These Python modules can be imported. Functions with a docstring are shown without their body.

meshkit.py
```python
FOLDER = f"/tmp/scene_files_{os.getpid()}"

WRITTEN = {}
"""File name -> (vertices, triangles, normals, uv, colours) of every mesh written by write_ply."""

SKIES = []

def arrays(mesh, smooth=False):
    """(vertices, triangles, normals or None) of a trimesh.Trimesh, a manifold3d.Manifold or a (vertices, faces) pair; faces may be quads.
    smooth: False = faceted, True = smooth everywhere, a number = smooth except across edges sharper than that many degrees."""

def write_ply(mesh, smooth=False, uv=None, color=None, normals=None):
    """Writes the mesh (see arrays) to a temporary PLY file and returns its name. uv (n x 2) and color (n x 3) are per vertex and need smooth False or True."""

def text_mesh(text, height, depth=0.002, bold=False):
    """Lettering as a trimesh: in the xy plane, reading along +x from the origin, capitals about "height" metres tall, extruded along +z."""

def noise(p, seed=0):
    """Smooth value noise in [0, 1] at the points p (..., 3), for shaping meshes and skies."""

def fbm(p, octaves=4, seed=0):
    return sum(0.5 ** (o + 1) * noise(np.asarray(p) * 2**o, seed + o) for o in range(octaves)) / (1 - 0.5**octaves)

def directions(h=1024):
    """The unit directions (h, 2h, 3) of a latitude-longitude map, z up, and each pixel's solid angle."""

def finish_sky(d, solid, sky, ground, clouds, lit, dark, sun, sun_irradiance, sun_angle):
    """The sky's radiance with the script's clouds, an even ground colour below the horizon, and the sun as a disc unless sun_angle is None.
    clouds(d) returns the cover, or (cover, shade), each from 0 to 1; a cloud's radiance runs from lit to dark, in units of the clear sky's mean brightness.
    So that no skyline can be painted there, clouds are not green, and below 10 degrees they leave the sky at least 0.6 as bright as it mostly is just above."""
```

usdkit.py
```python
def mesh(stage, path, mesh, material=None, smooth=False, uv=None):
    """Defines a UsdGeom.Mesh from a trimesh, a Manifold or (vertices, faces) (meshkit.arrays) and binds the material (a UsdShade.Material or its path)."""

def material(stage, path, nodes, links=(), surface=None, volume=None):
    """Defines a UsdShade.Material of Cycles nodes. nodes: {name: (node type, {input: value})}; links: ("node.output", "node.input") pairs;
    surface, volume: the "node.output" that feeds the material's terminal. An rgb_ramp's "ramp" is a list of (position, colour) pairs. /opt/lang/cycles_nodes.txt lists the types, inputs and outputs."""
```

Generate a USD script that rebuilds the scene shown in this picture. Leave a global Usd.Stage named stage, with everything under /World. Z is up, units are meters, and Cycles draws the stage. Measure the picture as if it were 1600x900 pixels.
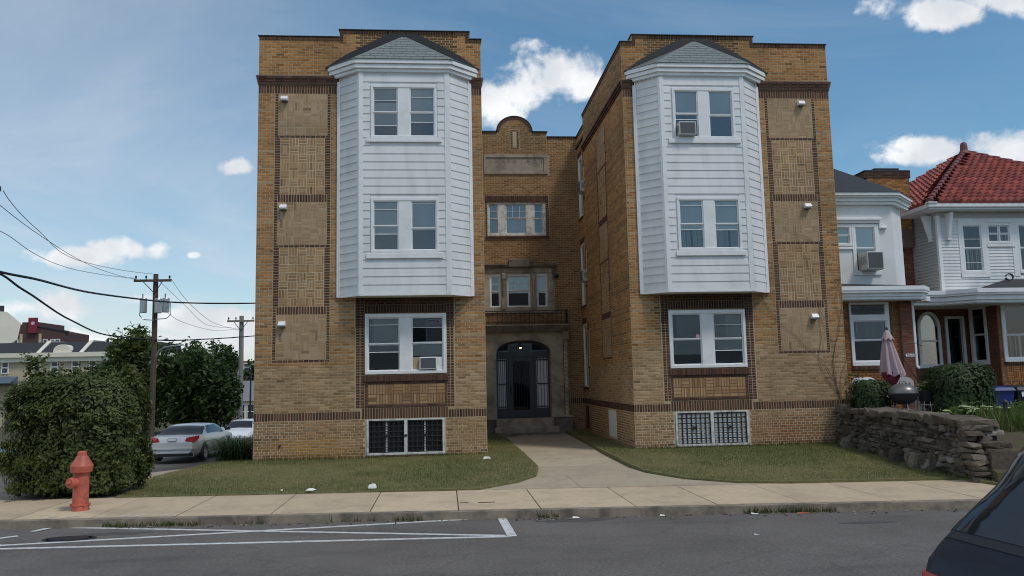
import math, random
import numpy as np, trimesh
from shapely.geometry import Polygon, box as sbox, Point, LineString
from shapely.ops import unary_union
from scipy.spatial import ConvexHull
import usdkit, meshkit
from pxr import Usd, UsdGeom, UsdLux, UsdShade, Gf, Sdf, Vt

stage = Usd.Stage.CreateInMemory()
UsdGeom.Xform.Define(stage, '/World')
UsdGeom.Scope.Define(stage, '/World/Looks')
T_ = Sdf.ValueTypeNames
A3 = lambda *a: np.array(a, float)

# ------------------------------------------------------------------ camera
CAM, YAW, PITCH, ROLL, FPX = A3(0, 0, 2.1), .087, .113, -.021, 1244.0
def ray(px, py):
    a, b = px - 800, py - 450
    c, s = math.cos(ROLL), math.sin(ROLL); q, r = c*a + s*b, -s*a + c*b
    X, u = q/FPX, -r/FPX
    c, s = math.cos(PITCH), math.sin(PITCH); Y, z = c - s*u, s + c*u
    c, s = math.cos(YAW), math.sin(YAW)
    return A3(c*X + s*Y, -s*X + c*Y, z)
fw = ray(800, 450); rt = ray(1244+800, 450) - fw; up = ray(800, 450-1244) - fw
cam = UsdGeom.Camera.Define(stage, '/World/camera')
m4 = Gf.Matrix4d(*rt, 0, *up, 0, *(-fw), 0, *CAM, 1)
cam.AddTransformOp().Set(m4)
cam.CreateHorizontalApertureAttr(36.0); cam.CreateVerticalApertureAttr(36.0*9/16)
cam.CreateFocalLengthAttr(36.0*FPX/1600)
cam.CreateClippingRangeAttr((0.05, 5000.0))
EXPOSURE = -0.42
cam.CreateExposureAttr(EXPOSURE)

# ------------------------------------------------------------------ sky and sun
SUN = A3(.38, -.40, .86); SUN /= np.linalg.norm(SUN)
SKY = 0.165
CLOUD_LIT, CLOUD_DARK = (8.2, 8.3, 8.4), (5.9, 6.15, 6.5)
def sky_material():
    n = {'tc': ('texture_coordinate', {}), 'sx': ('separate_xyz', {}),
         'yy': ('math', {'math_type': 'maximum', 'value2': .06}),
         'u': ('math', {'math_type': 'divide'}), 'v': ('math', {'math_type': 'divide'}),
         'uv': ('combine_xyz', {}),
         'sky': ('sky_texture', {'sky_type': 'single_scattering', 'sun_disc': False, 'sun_elevation': math.asin(SUN[2]),
                                 'sun_rotation': math.atan2(SUN[0], SUN[1]), 'aerosol_density': .7, 'air_density': 1.0, 'ozone_density': 1.6})}
    l = [('tc.generated', 'sx.vector'), ('sx.y', 'yy.value1'), ('sx.x', 'u.value1'), ('yy.value', 'u.value2'),
         ('sx.z', 'v.value1'), ('yy.value', 'v.value2'), ('u.value', 'uv.x'), ('v.value', 'uv.y')]
    # clouds: centre and half axes as seen along +y (azimuth and elevation tangents)
    C = [(.10, .375, .062, .046), (.148, .388, .062, .050), (.188, .378, .04, .030), (.072, .36, .05, .04),
         (.70, .492, .10, .026), (.80, .51, .10, .03), (.655, .296, .070, .021), (.62, .285, .05, .014), (.78, .298, .075, .030),
         (-.43, .158, .065, .015), (-.385, .166, .06, .015), (-.256, .27, .022, .011), (-.305, .159, .010, .005),
         (-.29, .078, .09, .022), (-.49, .098, .09, .022), (-.37, .105, .05, .014), (-.40, .05, .30, .02)]
    last = None
    for i, (cx, cy, a, b) in enumerate(C):
        n['m%d' % i] = ('mapping', {'location': (-cx/a, -cy/b, 0), 'scale': (1/a, 1/b, 1)})
        n['l%d' % i] = ('vector_math', {'math_type': 'length'})
        n['s%d' % i] = ('math', {'math_type': 'subtract', 'value1': 1.0})
        l += [('uv.vector', 'm%d.vector' % i), ('m%d.vector' % i, 'l%d.vector1' % i), ('l%d.value' % i, 's%d.value2' % i)]
        if last is None: last = 's0.value'
        else:
            n['x%d' % i] = ('math', {'math_type': 'maximum'})
            l += [(last, 'x%d.value1' % i), ('s%d.value' % i, 'x%d.value2' % i)]; last = 'x%d.value' % i
    n.update({'n1': ('noise_texture', {'scale': 19.0, 'detail': 9.0, 'roughness': .58, 'distortion': .25}),
              'n1m': ('map_range', {'from_min': .25, 'from_max': .75, 'to_min': -.78, 'to_max': .78}),
              'ad': ('math', {'math_type': 'add'}),
              'cov': ('map_range', {'range_type': 'smoothstep', 'from_min': -.02, 'from_max': .66, 'to_min': 0, 'to_max': .97, 'clamp': True}),
              # thin cirrus everywhere, on a flat layer overhead
              'zz': ('math', {'math_type': 'maximum', 'value2': .05}), 'zo': ('math', {'math_type': 'add', 'value2': .12}),
              'cu': ('math', {'math_type': 'divide'}), 'cv': ('math', {'math_type': 'divide'}), 'cuv': ('combine_xyz', {}),
              'n2': ('noise_texture', {'scale': .55, 'detail': 8.0, 'roughness': .6, 'distortion': .9}),
              'ci': ('map_range', {'range_type': 'smoothstep', 'from_min': .42, 'from_max': .78, 'to_min': 0.0, 'to_max': .30, 'clamp': True}),
              'hz': ('map_range', {'range_type': 'smoothstep', 'from_min': .10, 'from_max': -.55, 'to_min': 0.0, 'to_max': .48, 'clamp': True}),
              'hn': ('map_range', {'range_type': 'linear', 'from_min': .3, 'from_max': .7, 'to_min': .55, 'to_max': 1.2, 'clamp': True}), 'hm': ('math', {'math_type': 'multiply'}), 'cs': ('math', {'math_type': 'add', 'use_clamp': True}), 'lo': ('map_range', {'range_type': 'smoothstep', 'from_min': .16, 'from_max': .0, 'to_min': 0.0, 'to_max': .6, 'clamp': True}), 'ct': ('math', {'math_type': 'maximum'}),
              'n3': ('noise_texture', {'scale': 9.0, 'detail': 6.0, 'roughness': .55}),
              'sh': ('map_range', {'range_type': 'smoothstep', 'from_min': .36, 'from_max': .62, 'to_min': 0, 'to_max': 1, 'clamp': True}),
              'cc': ('mix_color', {'a': CLOUD_DARK, 'b': CLOUD_LIT, 'use_clamp': True}),
              'mc': ('mix_color', {'b': (5.6, 6.0, 6.5)}), 'mx': ('mix_color', {}),
              'hsv': ('hsv', {'hue': .487, 'saturation': 1.2, 'value': 1.0}),
              'bg': ('background_shader', {'strength': SKY})})
    l += [('tc.generated', 'n1.vector'), ('n1.fac', 'n1m.value'), (last, 'ad.value1'), ('n1m.result', 'ad.value2'), ('ad.value', 'cov.value'),
          ('sx.z', 'zz.value1'), ('zz.value', 'zo.value1'), ('sx.x', 'cu.value1'), ('zo.value', 'cu.value2'), ('sx.y', 'cv.value1'), ('zo.value', 'cv.value2'),
          ('cu.value', 'cuv.x'), ('cv.value', 'cuv.y'), ('cuv.vector', 'n2.vector'), ('n2.fac', 'ci.value'),
          ('tc.generated', 'n3.vector'), ('n3.fac', 'sh.value'), ('sh.result', 'cc.fac'),
          ('sky.color', 'hsv.color'), ('hsv.color', 'mc.a'), ('u.value', 'hz.value'), ('n2.fac', 'hn.value'), ('hz.result', 'hm.value1'), ('hn.result', 'hm.value2'), ('ci.result', 'cs.value1'), ('hm.value', 'cs.value2'), ('sx.z', 'lo.value'), ('cs.value', 'ct.value1'), ('lo.result', 'ct.value2'), ('ct.value', 'mc.fac'), ('mc.result', 'mx.a'), ('cc.result', 'mx.b'), ('cov.result', 'mx.fac'),
          ('mx.result', 'bg.color')]
    return usdkit.material(stage, '/World/Looks/sky', n, l, surface='bg.background')
dome = UsdLux.DomeLight.Define(stage, '/World/sky')
UsdShade.MaterialBindingAPI.Apply(dome.GetPrim()).Bind(sky_material())
dome.GetPrim().SetCustomDataByKey('kind', 'structure')
sun = UsdLux.DistantLight.Define(stage, '/World/sun')
sun.CreateIntensityAttr(.56); sun.CreateAngleAttr(10.0); sun.CreateColorAttr(Gf.Vec3f(1, .95, .87)); sun.CreateNormalizeAttr(True)
sz = SUN; sxv = np.cross(A3(0, 0, 1), sz); sxv /= np.linalg.norm(sxv); syv = np.cross(sz, sxv)
sun.AddTransformOp().Set(Gf.Matrix4d(*sxv, 0, *syv, 0, *sz, 0, 0, 0, 60, 1))

# ------------------------------------------------------------------ helpers
RNG = np.random.default_rng(7)
ORG, USED = {}, {}
def nm(parent, name):
    k = (parent, name); c = USED.get(k, 0); USED[k] = c + 1
    return f'{parent}/{name}' if c == 0 else f'{parent}/{name}_{c:03d}'
def tag(p, label=None, cat=None, group=None, kind=None):
    p = stage.GetPrimAtPath(p) if isinstance(p, str) else p
    for k, v in (('label', label), ('category', cat), ('group', group), ('kind', kind)):
        if v: p.SetCustomDataByKey(k, v)
def thing(name, label, cat, org=(0, 0, 0), group=None):
    path = nm('/World', name)
    x = UsdGeom.Xform.Define(stage, path); x.AddTranslateOp().Set(Gf.Vec3d(*map(float, org)))
    ORG[path] = A3(*org); tag(x.GetPrim(), label, cat, group)
    return path
class FR:
    def __init__(s, o=(0, 0, 0), U=(1, 0, 0), V=(0, 1, 0), Z=(0, 0, 1)):
        s.o, s.M = A3(*o), np.array([U, V, Z], float); s.flip = np.linalg.det(s.M) < 0
    def __call__(s, v): return s.o + np.asarray(v, float) @ s.M
WORLD = FR()
def yaw_frame(o, ang): return FR(o, (math.cos(ang), math.sin(ang), 0), (-math.sin(ang), math.cos(ang), 0))
BOXF = np.array([[0,2,1],[0,3,2],[4,5,6],[4,6,7],[0,1,5],[0,5,4],[1,2,6],[1,6,5],[2,3,7],[2,7,6],[3,0,4],[3,4,7]])
class MB:
    def __init__(s, fr=WORLD): s.v, s.f, s.c, s.n, s.fr = [], [], [], 0, fr
    def add(s, v, f, col=None, fr=None):
        fr = fr or s.fr; v = fr(v); f = np.asarray(f, int)
        if fr.flip: f = f[:, ::-1]
        s.v.append(v); s.f.append(f + s.n); s.n += len(v)
        s.c.append(np.tile(np.asarray(col if col is not None else (.5, .5, .5), float), (len(v), 1)) if np.ndim(col) < 2 else np.asarray(col)); return s
    def box(s, u0, u1, v0, v1, z0, z1, col=None, fr=None, ch=0.0):
        if u1 < u0: u0, u1 = u1, u0
        if v1 < v0: v0, v1 = v1, v0
        if ch <= 0 or min(u1-u0, v1-v0, z1-z0) < 2.2*ch:
            p = [(u0,v0,z0),(u1,v0,z0),(u1,v1,z0),(u0,v1,z0),(u0,v0,z1),(u1,v0,z1),(u1,v1,z1),(u0,v1,z1)]
            return s.add(p, BOXF, col, fr)
        pts = []
        for a in (0, 1):
            for b in (0, 1):
                for c in (0, 1):
                    q = A3((u0, u1)[a], (v0, v1)[b], (z0, z1)[c]); sg = A3(1-2*a, 1-2*b, 1-2*c)
                    for k in range(3):
                        d = sg*ch; d[k] = 0; pts.append(q + d)
        return s.hull(pts, col, fr)
    def hull(s, pts, col=None, fr=None):
        pts = np.asarray(pts, float)
        try: h = ConvexHull(pts)
        except Exception:
            pts = pts + np.random.default_rng(len(pts)).normal(0, .004, pts.shape); h = ConvexHull(pts)
        f = h.simplices.copy()
        c = pts.mean(0); n = np.cross(pts[f[:,1]]-pts[f[:,0]], pts[f[:,2]]-pts[f[:,0]])
        bad = ((pts[f[:,0]] - c)*n).sum(1) < 0; f[bad] = f[bad][:, ::-1]
        idx = np.unique(f); mp = -np.ones(len(pts), int); mp[idx] = np.arange(len(idx))
        return s.add(pts[idx], mp[f], col, fr)
    def poly(s, pg, v0, v1, col=None, fr=None):
        """a shapely polygon of (u, z), drawn from depth v0 to v1"""
        for g in getattr(pg, 'geoms', [pg]):
            if g.geom_type != 'Polygon' or g.area < 1e-6: continue
            m = trimesh.creation.extrude_polygon(g, 1.0, engine='earcut'); v = np.array(m.vertices)
            w = np.column_stack([v[:,0], v0 + (v1-v0)*v[:,2], v[:,1]])
            f = np.array(m.faces); s.add(w, f[:, ::-1] if v1 > v0 else f, col, fr)
        return s
    def slab(s, pg, z0, z1, col=None, fr=None):
        """a shapely polygon of (u, v), from z0 to z1"""
        for g in getattr(pg, 'geoms', [pg]):
            if g.geom_type != 'Polygon' or g.area < 1e-6: continue
            m = trimesh.creation.extrude_polygon(g, z1-z0, engine='earcut'); v = np.array(m.vertices); v[:,2] += z0
            s.add(v, m.faces, col, fr)
        return s
    def tube(s, pts, r, n=8, col=None, fr=None, cap=True):
        p = np.asarray(pts, float); r = np.broadcast_to(r, (len(p),)).astype(float)
        t = np.gradient(p, axis=0) if len(p) > 2 else np.tile(p[1]-p[0], (2, 1)); t /= np.linalg.norm(t, axis=1, keepdims=True) + 1e-12
        ref = A3(0, 0, 1) if abs(t[:, 2]).mean() < .85 else A3(1, 0, 0)
        a = np.cross(t, ref); a /= np.linalg.norm(a, axis=1, keepdims=True) + 1e-12; b = np.cross(t, a)
        an = np.arange(n)*2*np.pi/n
        v = p[:, None] + r[:, None, None]*(np.cos(an)[None, :, None]*a[:, None] + np.sin(an)[None, :, None]*b[:, None])
        f = []
        for i in range(len(p)-1):
            for j in range(n):
                k = (j+1) % n; q = (i*n+j, i*n+k, (i+1)*n+k, (i+1)*n+j); f += [(q[0], q[2], q[1]), (q[0], q[3], q[2])]
        v = v.reshape(-1, 3)
        if cap:
            v = np.vstack([v, p[:1], p[-1:]]); e0, e1 = len(v)-2, len(v)-1
            for j in range(n):
                k = (j+1) % n; f += [(e0, j, k), (e1, (len(p)-1)*n+k, (len(p)-1)*n+j)]
        f = np.array(f)
        # orient outward
        c = np.cross(v[f[:,1]]-v[f[:,0]], v[f[:,2]]-v[f[:,0]]); cen = v[f].mean(1)
        d = cen - p[np.argmin(((cen[:, None]-p[None])**2).sum(-1), 1)]
        if (c[: 2*n]*d[: 2*n]).sum() < 0: f = f[:, ::-1]
        return s.add(v, f, col, fr)
    def lathe(s, prof, n=20, o=(0, 0, 0), axis='z', col=None, fr=None, squash=1.0):
        pr = np.asarray(prof, float); an = np.arange(n)*2*np.pi/n
        v = np.array([(r*math.cos(a), r*math.sin(a)*squash, z) for r, z in pr for a in an]); f = []
        for i in range(len(pr)-1):
            for j in range(n):
                k = (j+1) % n; f += [(i*n+j, i*n+k, (i+1)*n+k), (i*n+j, (i+1)*n+k, (i+1)*n+j)]
        if axis == 'y': v = v[:, [0, 2, 1]]; f = [q[::-1] for q in f]
        if axis == 'x': v = v[:, [2, 0, 1]]
        return s.add(v + A3(*o), f, col, fr)
    def grid(s, P, col=None, fr=None, flip=False):
        P = np.asarray(P, float); a, b = P.shape[:2]; f = []
        for i in range(a-1):
            for j in range(b-1):
                q = (i*b+j, (i+1)*b+j, (i+1)*b+j+1, i*b+j+1); f += [(q[0], q[1], q[2]), (q[0], q[2], q[3])]
        f = np.array(f); return s.add(P.reshape(-1, 3), f[:, ::-1] if flip else f, col, fr)
def put(parent, name, mb, mat, label=None, kind=None, smooth=False, cat=None, group=None, colored=False, origin=None):
    """one Mesh prim under parent (a thing, a part or a piece of the setting)"""
    if not mb.v: return None
    path = nm(parent, name); root = '/'.join(path.split('/')[:3])
    v, f, c = np.vstack(mb.v), np.vstack(mb.f), np.vstack(mb.c)
    if parent == '/World':
        o = A3(*origin) if origin is not None else np.array([v[:,0].mean(), v[:,1].mean(), v[:,2].min()])
        ORG[path] = o
    else: o = ORG.get(root, A3(0, 0, 0))
    v = v - o
    n = None
    if smooth is not False and not colored: v, f, n = meshkit.arrays((v, f), smooth)
    m = UsdGeom.Mesh.Define(stage, path)
    m.CreatePointsAttr(Vt.Vec3fArray.FromNumpy(v.astype(np.float32)))
    m.CreateFaceVertexCountsAttr(Vt.IntArray.FromNumpy(np.full(len(f), 3, np.int32)))
    m.CreateFaceVertexIndicesAttr(Vt.IntArray.FromNumpy(np.ascontiguousarray(f).astype(np.int32).ravel()))
    m.CreateSubdivisionSchemeAttr('none')
    if n is not None: m.CreateNormalsAttr(Vt.Vec3fArray.FromNumpy(n.astype(np.float32))); m.SetNormalsInterpolation('vertex')
    if colored: UsdGeom.PrimvarsAPI(m).CreatePrimvar('col', T_.Color3fArray, 'vertex').Set(Vt.Vec3fArray.FromNumpy(c.astype(np.float32)))
    UsdShade.MaterialBindingAPI.Apply(m.GetPrim()).Bind(mat)
    if parent == '/World': m.AddTranslateOp().Set(Gf.Vec3d(*map(float, o)))
    tag(m.GetPrim(), label, cat, group, kind)
    return path

# ------------------------------------------------------------------ materials
def pbr(name, col=None, rough=.7, var=.12, scale=6.0, bump=0.0, bscale=60.0, metal=0.0, spec=.5, stain=None, sscale=.6, coat=0.0, trans=0.0, stretch=(1, 1, 1), attr=None):
    """procedural principled surface; col None reads the mesh's col primvar; stain = (colour, amount) in large soft patches"""
    n = {'g': ('geometry', {}), 'mp': ('mapping', {'scale': stretch}), 'n1': ('noise_texture', {'scale': scale, 'detail': 5.0, 'roughness': .6}),
         'r1': ('rgb_ramp', {'ramp': [(.25, (1-var,)*3), (.75, (1+var,)*3)]}),
         'mu': ('mix', {'mix_type': 'multiply', 'fac': 1.0}), 'p': ('principled_bsdf', {'roughness': rough, 'metallic': metal, 'specular_ior_level': spec, 'coat_weight': coat, 'coat_roughness': .05})}
    l = [('g.position', 'mp.vector'), ('mp.vector', 'n1.vector'), ('n1.fac', 'r1.fac'), ('r1.color', 'mu.color2')]
    if col is None: n['at'] = ('attribute', {'attribute': 'col'}); l.append(('at.color', 'mu.color1'))
    else: n['mu'][1]['color1'] = col
    out = 'mu.color'
    if stain:
        n['n2'] = ('noise_texture', {'scale': sscale, 'detail': 6.0, 'roughness': .62, 'distortion': .4})
        n['r2'] = ('map_range', {'range_type': 'smoothstep', 'from_min': .42, 'from_max': .68, 'to_min': 0, 'to_max': stain[1], 'clamp': True})
        n['ms'] = ('mix', {'mix_type': 'mix', 'color2': stain[0]})
        l += [('mp.vector', 'n2.vector'), ('n2.fac', 'r2.value'), ('r2.result', 'ms.fac'), (out, 'ms.color1')]; out = 'ms.color'
    l.append((out, 'p.base_color'))
    if bump:
        n['n3'] = ('noise_texture', {'scale': bscale, 'detail': 4.0, 'roughness': .6}); n['b'] = ('bump', {'strength': .6, 'distance': bump})
        l += [('mp.vector', 'n3.vector'), ('n3.fac', 'b.height'), ('b.normal', 'p.normal')]
    surf = 'p.BSDF'
    if trans:
        n['t'] = ('translucent_bsdf', {}); n['mc'] = ('mix_closure', {'fac': trans}); l += [(out, 't.color'), ('p.BSDF', 'mc.closure1'), ('t.BSDF', 'mc.closure2')]; surf = 'mc.closure'
    return usdkit.material(stage, '/World/Looks/' + name, n, l, surface=surf)
def glass(name, tint=(.92, .92, .90), ior=1.75, rough=0.0):
    n = {'t': ('transparent_bsdf', {'color': tint}), 'g': ('glossy_bsdf', {'color': (.95, .97, 1), 'roughness': rough}), 'f': ('fresnel', {'IOR': ior}), 'm': ('mix_closure', {}),
         }
    l = [('t.BSDF', 'm.closure1'), ('g.BSDF', 'm.closure2'), ('f.fac', 'm.fac')]
    return usdkit.material(stage, '/World/Looks/' + name, n, l, surface='m.closure')
def far_brick(name, c1, c2, mortar, axis='x'):
    n = {'g': ('geometry', {}), 's': ('separate_xyz', {}), 'c': ('combine_xyz', {}), 'b': ('brick_texture', {'color1': c1, 'color2': c2, 'mortar': mortar, 'scale': 1.0, 'mortar_size': .006, 'brick_width': .213, 'row_height': .0677}),
         'p': ('principled_bsdf', {'roughness': .9})}
    l = [('g.position', 's.vector'), ('s.' + axis, 'c.x'), ('s.z', 'c.y'), ('c.vector', 'b.vector'), ('b.color', 'p.base_color')]
    return usdkit.material(stage, '/World/Looks/' + name, n, l, surface='p.BSDF')
M = {}
M['brick'] = pbr('brick', None, .9, .17, 30, .003, 120, spec=.25, stain=((.13, .085, .045), .35), sscale=.55)
M['mortar'] = pbr('mortar', (.47, .36, .22), .95, .12, 12, .002, 150, spec=.2, stain=((.16, .11, .06), .4), sscale=.55)
M['mortar_light'] = pbr('mortar_light', (.60, .50, .36), .95, .12, 12, .002, 150, spec=.2, stain=((.30, .19, .07), .55), sscale=.5)
M['mortar_panel'] = pbr('mortar_panel', (.41, .33, .225), .95, .1, 12, .002, 150, spec=.2, stain=((.26, .2, .13), .4), sscale=.8)
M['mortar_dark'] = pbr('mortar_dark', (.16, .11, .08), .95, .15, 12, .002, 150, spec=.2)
M['siding_grey_and_shade'] = pbr('grey_and_shade_siding', (.44, .43, .41), .55, .04, 3.0)  # grey houses opposite; also a side wall with its shade in the colour
M['siding'] = pbr('siding', (.745, .742, .728), .45, .04, 3.0, .0012, 40, spec=.4, stain=((.50, .51, .49), .42), sscale=2.2, stretch=(1, 1, .22))
M['white'] = pbr('white_paint', (.79, .785, .77), .45, .04, 8, .001, 60, stain=((.55, .54, .5), .3), sscale=2.5)
M['white_old'] = pbr('white_peeling_paint', (.68, .68, .64), .7, .08, 14, .003, 50, stain=((.30, .27, .22), .75), sscale=7.0)
M['soffit'] = pbr('soffit', (.62, .62, .6), .6, .06, 5)
M['glass'] = glass('window_glass')
M['glass_dark'] = glass('dark_glass', (.25, .28, .3), 1.6)
M['shade'] = pbr('window_shade', (.72, .77, .76), .8, .06, 3, stretch=(1, 1, .2))
M['shade_grey'] = pbr('grey_shade', (.46, .52, .52), .8, .08, 3)
M['curtain'] = pbr('curtain', (.10, .095, .12), .85, .2, 9, .01, 14, stretch=(1, 1, .1))
M['frosted'] = pbr('frosted_pane', (.72, .74, .75), .25, .05, 5)
M['lace'] = pbr('lace_curtain', (.62, .64, .64), .9, .1, 9, .01, 16, stretch=(1, 1, .12))
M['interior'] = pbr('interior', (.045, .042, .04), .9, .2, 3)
M['stone'] = pbr('limestone', (.46, .39, .30), .85, .14, 5, .004, 45, stain=((.13, .105, .08), .6), sscale=2.0)
M['stone_dark'] = pbr('weathered_stone', (.22, .185, .145), .9, .2, 6, .005, 45, stain=((.07, .06, .05), .6), sscale=2.5)
M['tablet'] = pbr('tablet_stone', (.335, .28, .215), .88, .14, 5, .004, 45, stain=((.11, .09, .07), .7), sscale=1.6)
M['iron'] = pbr('black_iron', (.022, .021, .02), .55, .2, 20)
M['door'] = pbr('grey_door_paint', (.060, .072, .082), .4, .08, 8)
M['shingle'] = pbr('green_grey_shingle', (.20, .228, .215), .9, .16, 30, .003, 160, stain=((.15, .17, .17), .4), sscale=6)
M['tar'] = pbr('tar', (.013, .013, .014), .6, .3, 20, .01, 25)
M['slate'] = pbr('dark_shingle', (.03, .032, .036), .8, .25, 22, .004, 60)
M['metal'] = pbr('grey_metal', (.42, .44, .45), .4, .06, 10, metal=.6)
M['ac_case'] = pbr('beige_casing', (.52, .51, .46), .5, .06, 10)
M['ac_grille'] = pbr('grey_grille', (.12, .125, .13), .6, .15, 30)
M['concrete'] = pbr('concrete', None, .88, .11, 9, .003, 140, spec=.3, stain=((.27, .225, .165), .4), sscale=1.3)
M['kerb'] = pbr('kerb_concrete', (.25, .21, .16), .9, .2, 9, .004, 90, stain=((.07, .065, .055), .75), sscale=2.2)
M['soil'] = pbr('soil', (.075, .062, .035), .95, .3, 6, .01, 30, stain=((.06, .072, .025), .7), sscale=3)
M['turf'] = pbr('turf', (.145, .135, .055), .95, .3, 6, .01, 30, stain=((.095, .105, .035), .8), sscale=2)
M['leaf'] = pbr('leaf', None, .5, .22, 3.0, spec=.35, trans=.28)
M['grass'] = pbr('grass', None, .6, .2, 1.2, spec=.25, trans=.2)
M['bark'] = pbr('bark', (.09, .065, .045), .9, .3, 12, .01, 40, stretch=(1, 1, .2))
M['pole'] = pbr('pole_wood', (.085, .058, .042), .85, .25, 12, .006, 50, stretch=(1, 1, .1))
M['pole_grey'] = pbr('grey_pole_wood', (.21, .19, .165), .85, .2, 12, .006, 50, stretch=(1, 1, .1))
M['wire'] = pbr('wire', (.018, .018, .02), .6, .1)
M['red_tile'] = pbr('clay_tile', None, .62, .16, 12, .003, 60, stain=((.10, .03, .025), .35), sscale=3)
M['stucco'] = pbr('white_stucco', (.74, .745, .73), .85, .03, 5, .004, 120, stain=((.58, .56, .50), .35), sscale=.9)
M['rock'] = pbr('rock', None, .92, .42, 13, .05, 16, spec=.25, stain=((.06, .055, .035), .55), sscale=2.2)
M['hydrant'] = pbr('hydrant_paint', (.56, .13, .08), .55, .14, 14, .002, 70, stain=((.26, .075, .05), .6), sscale=8)
M['paper'] = pbr('paper', (.78, .78, .76), .8, .03)
M['tyre'] = pbr('tyre', (.018, .018, .018), .8, .1)
M['rim'] = pbr('rim', (.45, .46, .47), .3, .05, metal=.8)
M['silver'] = pbr('silver_paint', (.58, .60, .62), .32, .02, metal=.25, coat=.6)
M['white_car'] = pbr('white_car_paint', (.72, .73, .74), .3, .02, coat=.6)
M['navy'] = pbr('navy_paint', (.004, .006, .017), .4, .05, spec=.3, coat=.12)
M['teal'] = pbr('teal_paint', (.10, .22, .22), .35, .05, coat=.5)
M['car_glass'] = pbr('car_glass', (.010, .012, .014), .03, 0, spec=.55)
M['red_lamp'] = pbr('red_lamp', (.42, .012, .02), .2, .1, coat=1.0)
M['black'] = pbr('black_plastic', (.015, .015, .016), .5, .1)
M['pink'] = pbr('pink_canvas', (.46, .335, .35), .85, .08, 6, .004, 30, stain=((.36, .26, .28), .4), sscale=3)
M['dark_red'] = pbr('dark_red_canvas', (.20, .02, .035), .8, .1)
M['blue_bin'] = pbr('blue_bin', (.012, .03, .16), .45, .06)
M['kettle'] = pbr('kettle_enamel', (.20, .185, .175), .35, .08, metal=.55)
M['text_dark'] = pbr('lettering', (.02, .02, .025), .6, .02)
M['sign_grey'] = pbr('grey_sign', (.16, .16, .175), .5, .05)
M['tan_board'] = pbr('tan_board', (.40, .31, .18), .8, .08)
M['paint_line'] = pbr('road_paint', (.62, .62, .60), .75, .1, 20, stain=((.2, .2, .2), .5), sscale=9)
def glow(name, col, st): return usdkit.material(stage, '/World/Looks/' + name, {'e': ('emission', {'color': col, 'strength': st})}, [], surface='e.emission')
M['bulb'] = glow('bulb', (1, .78, .5), 5.0)
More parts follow.
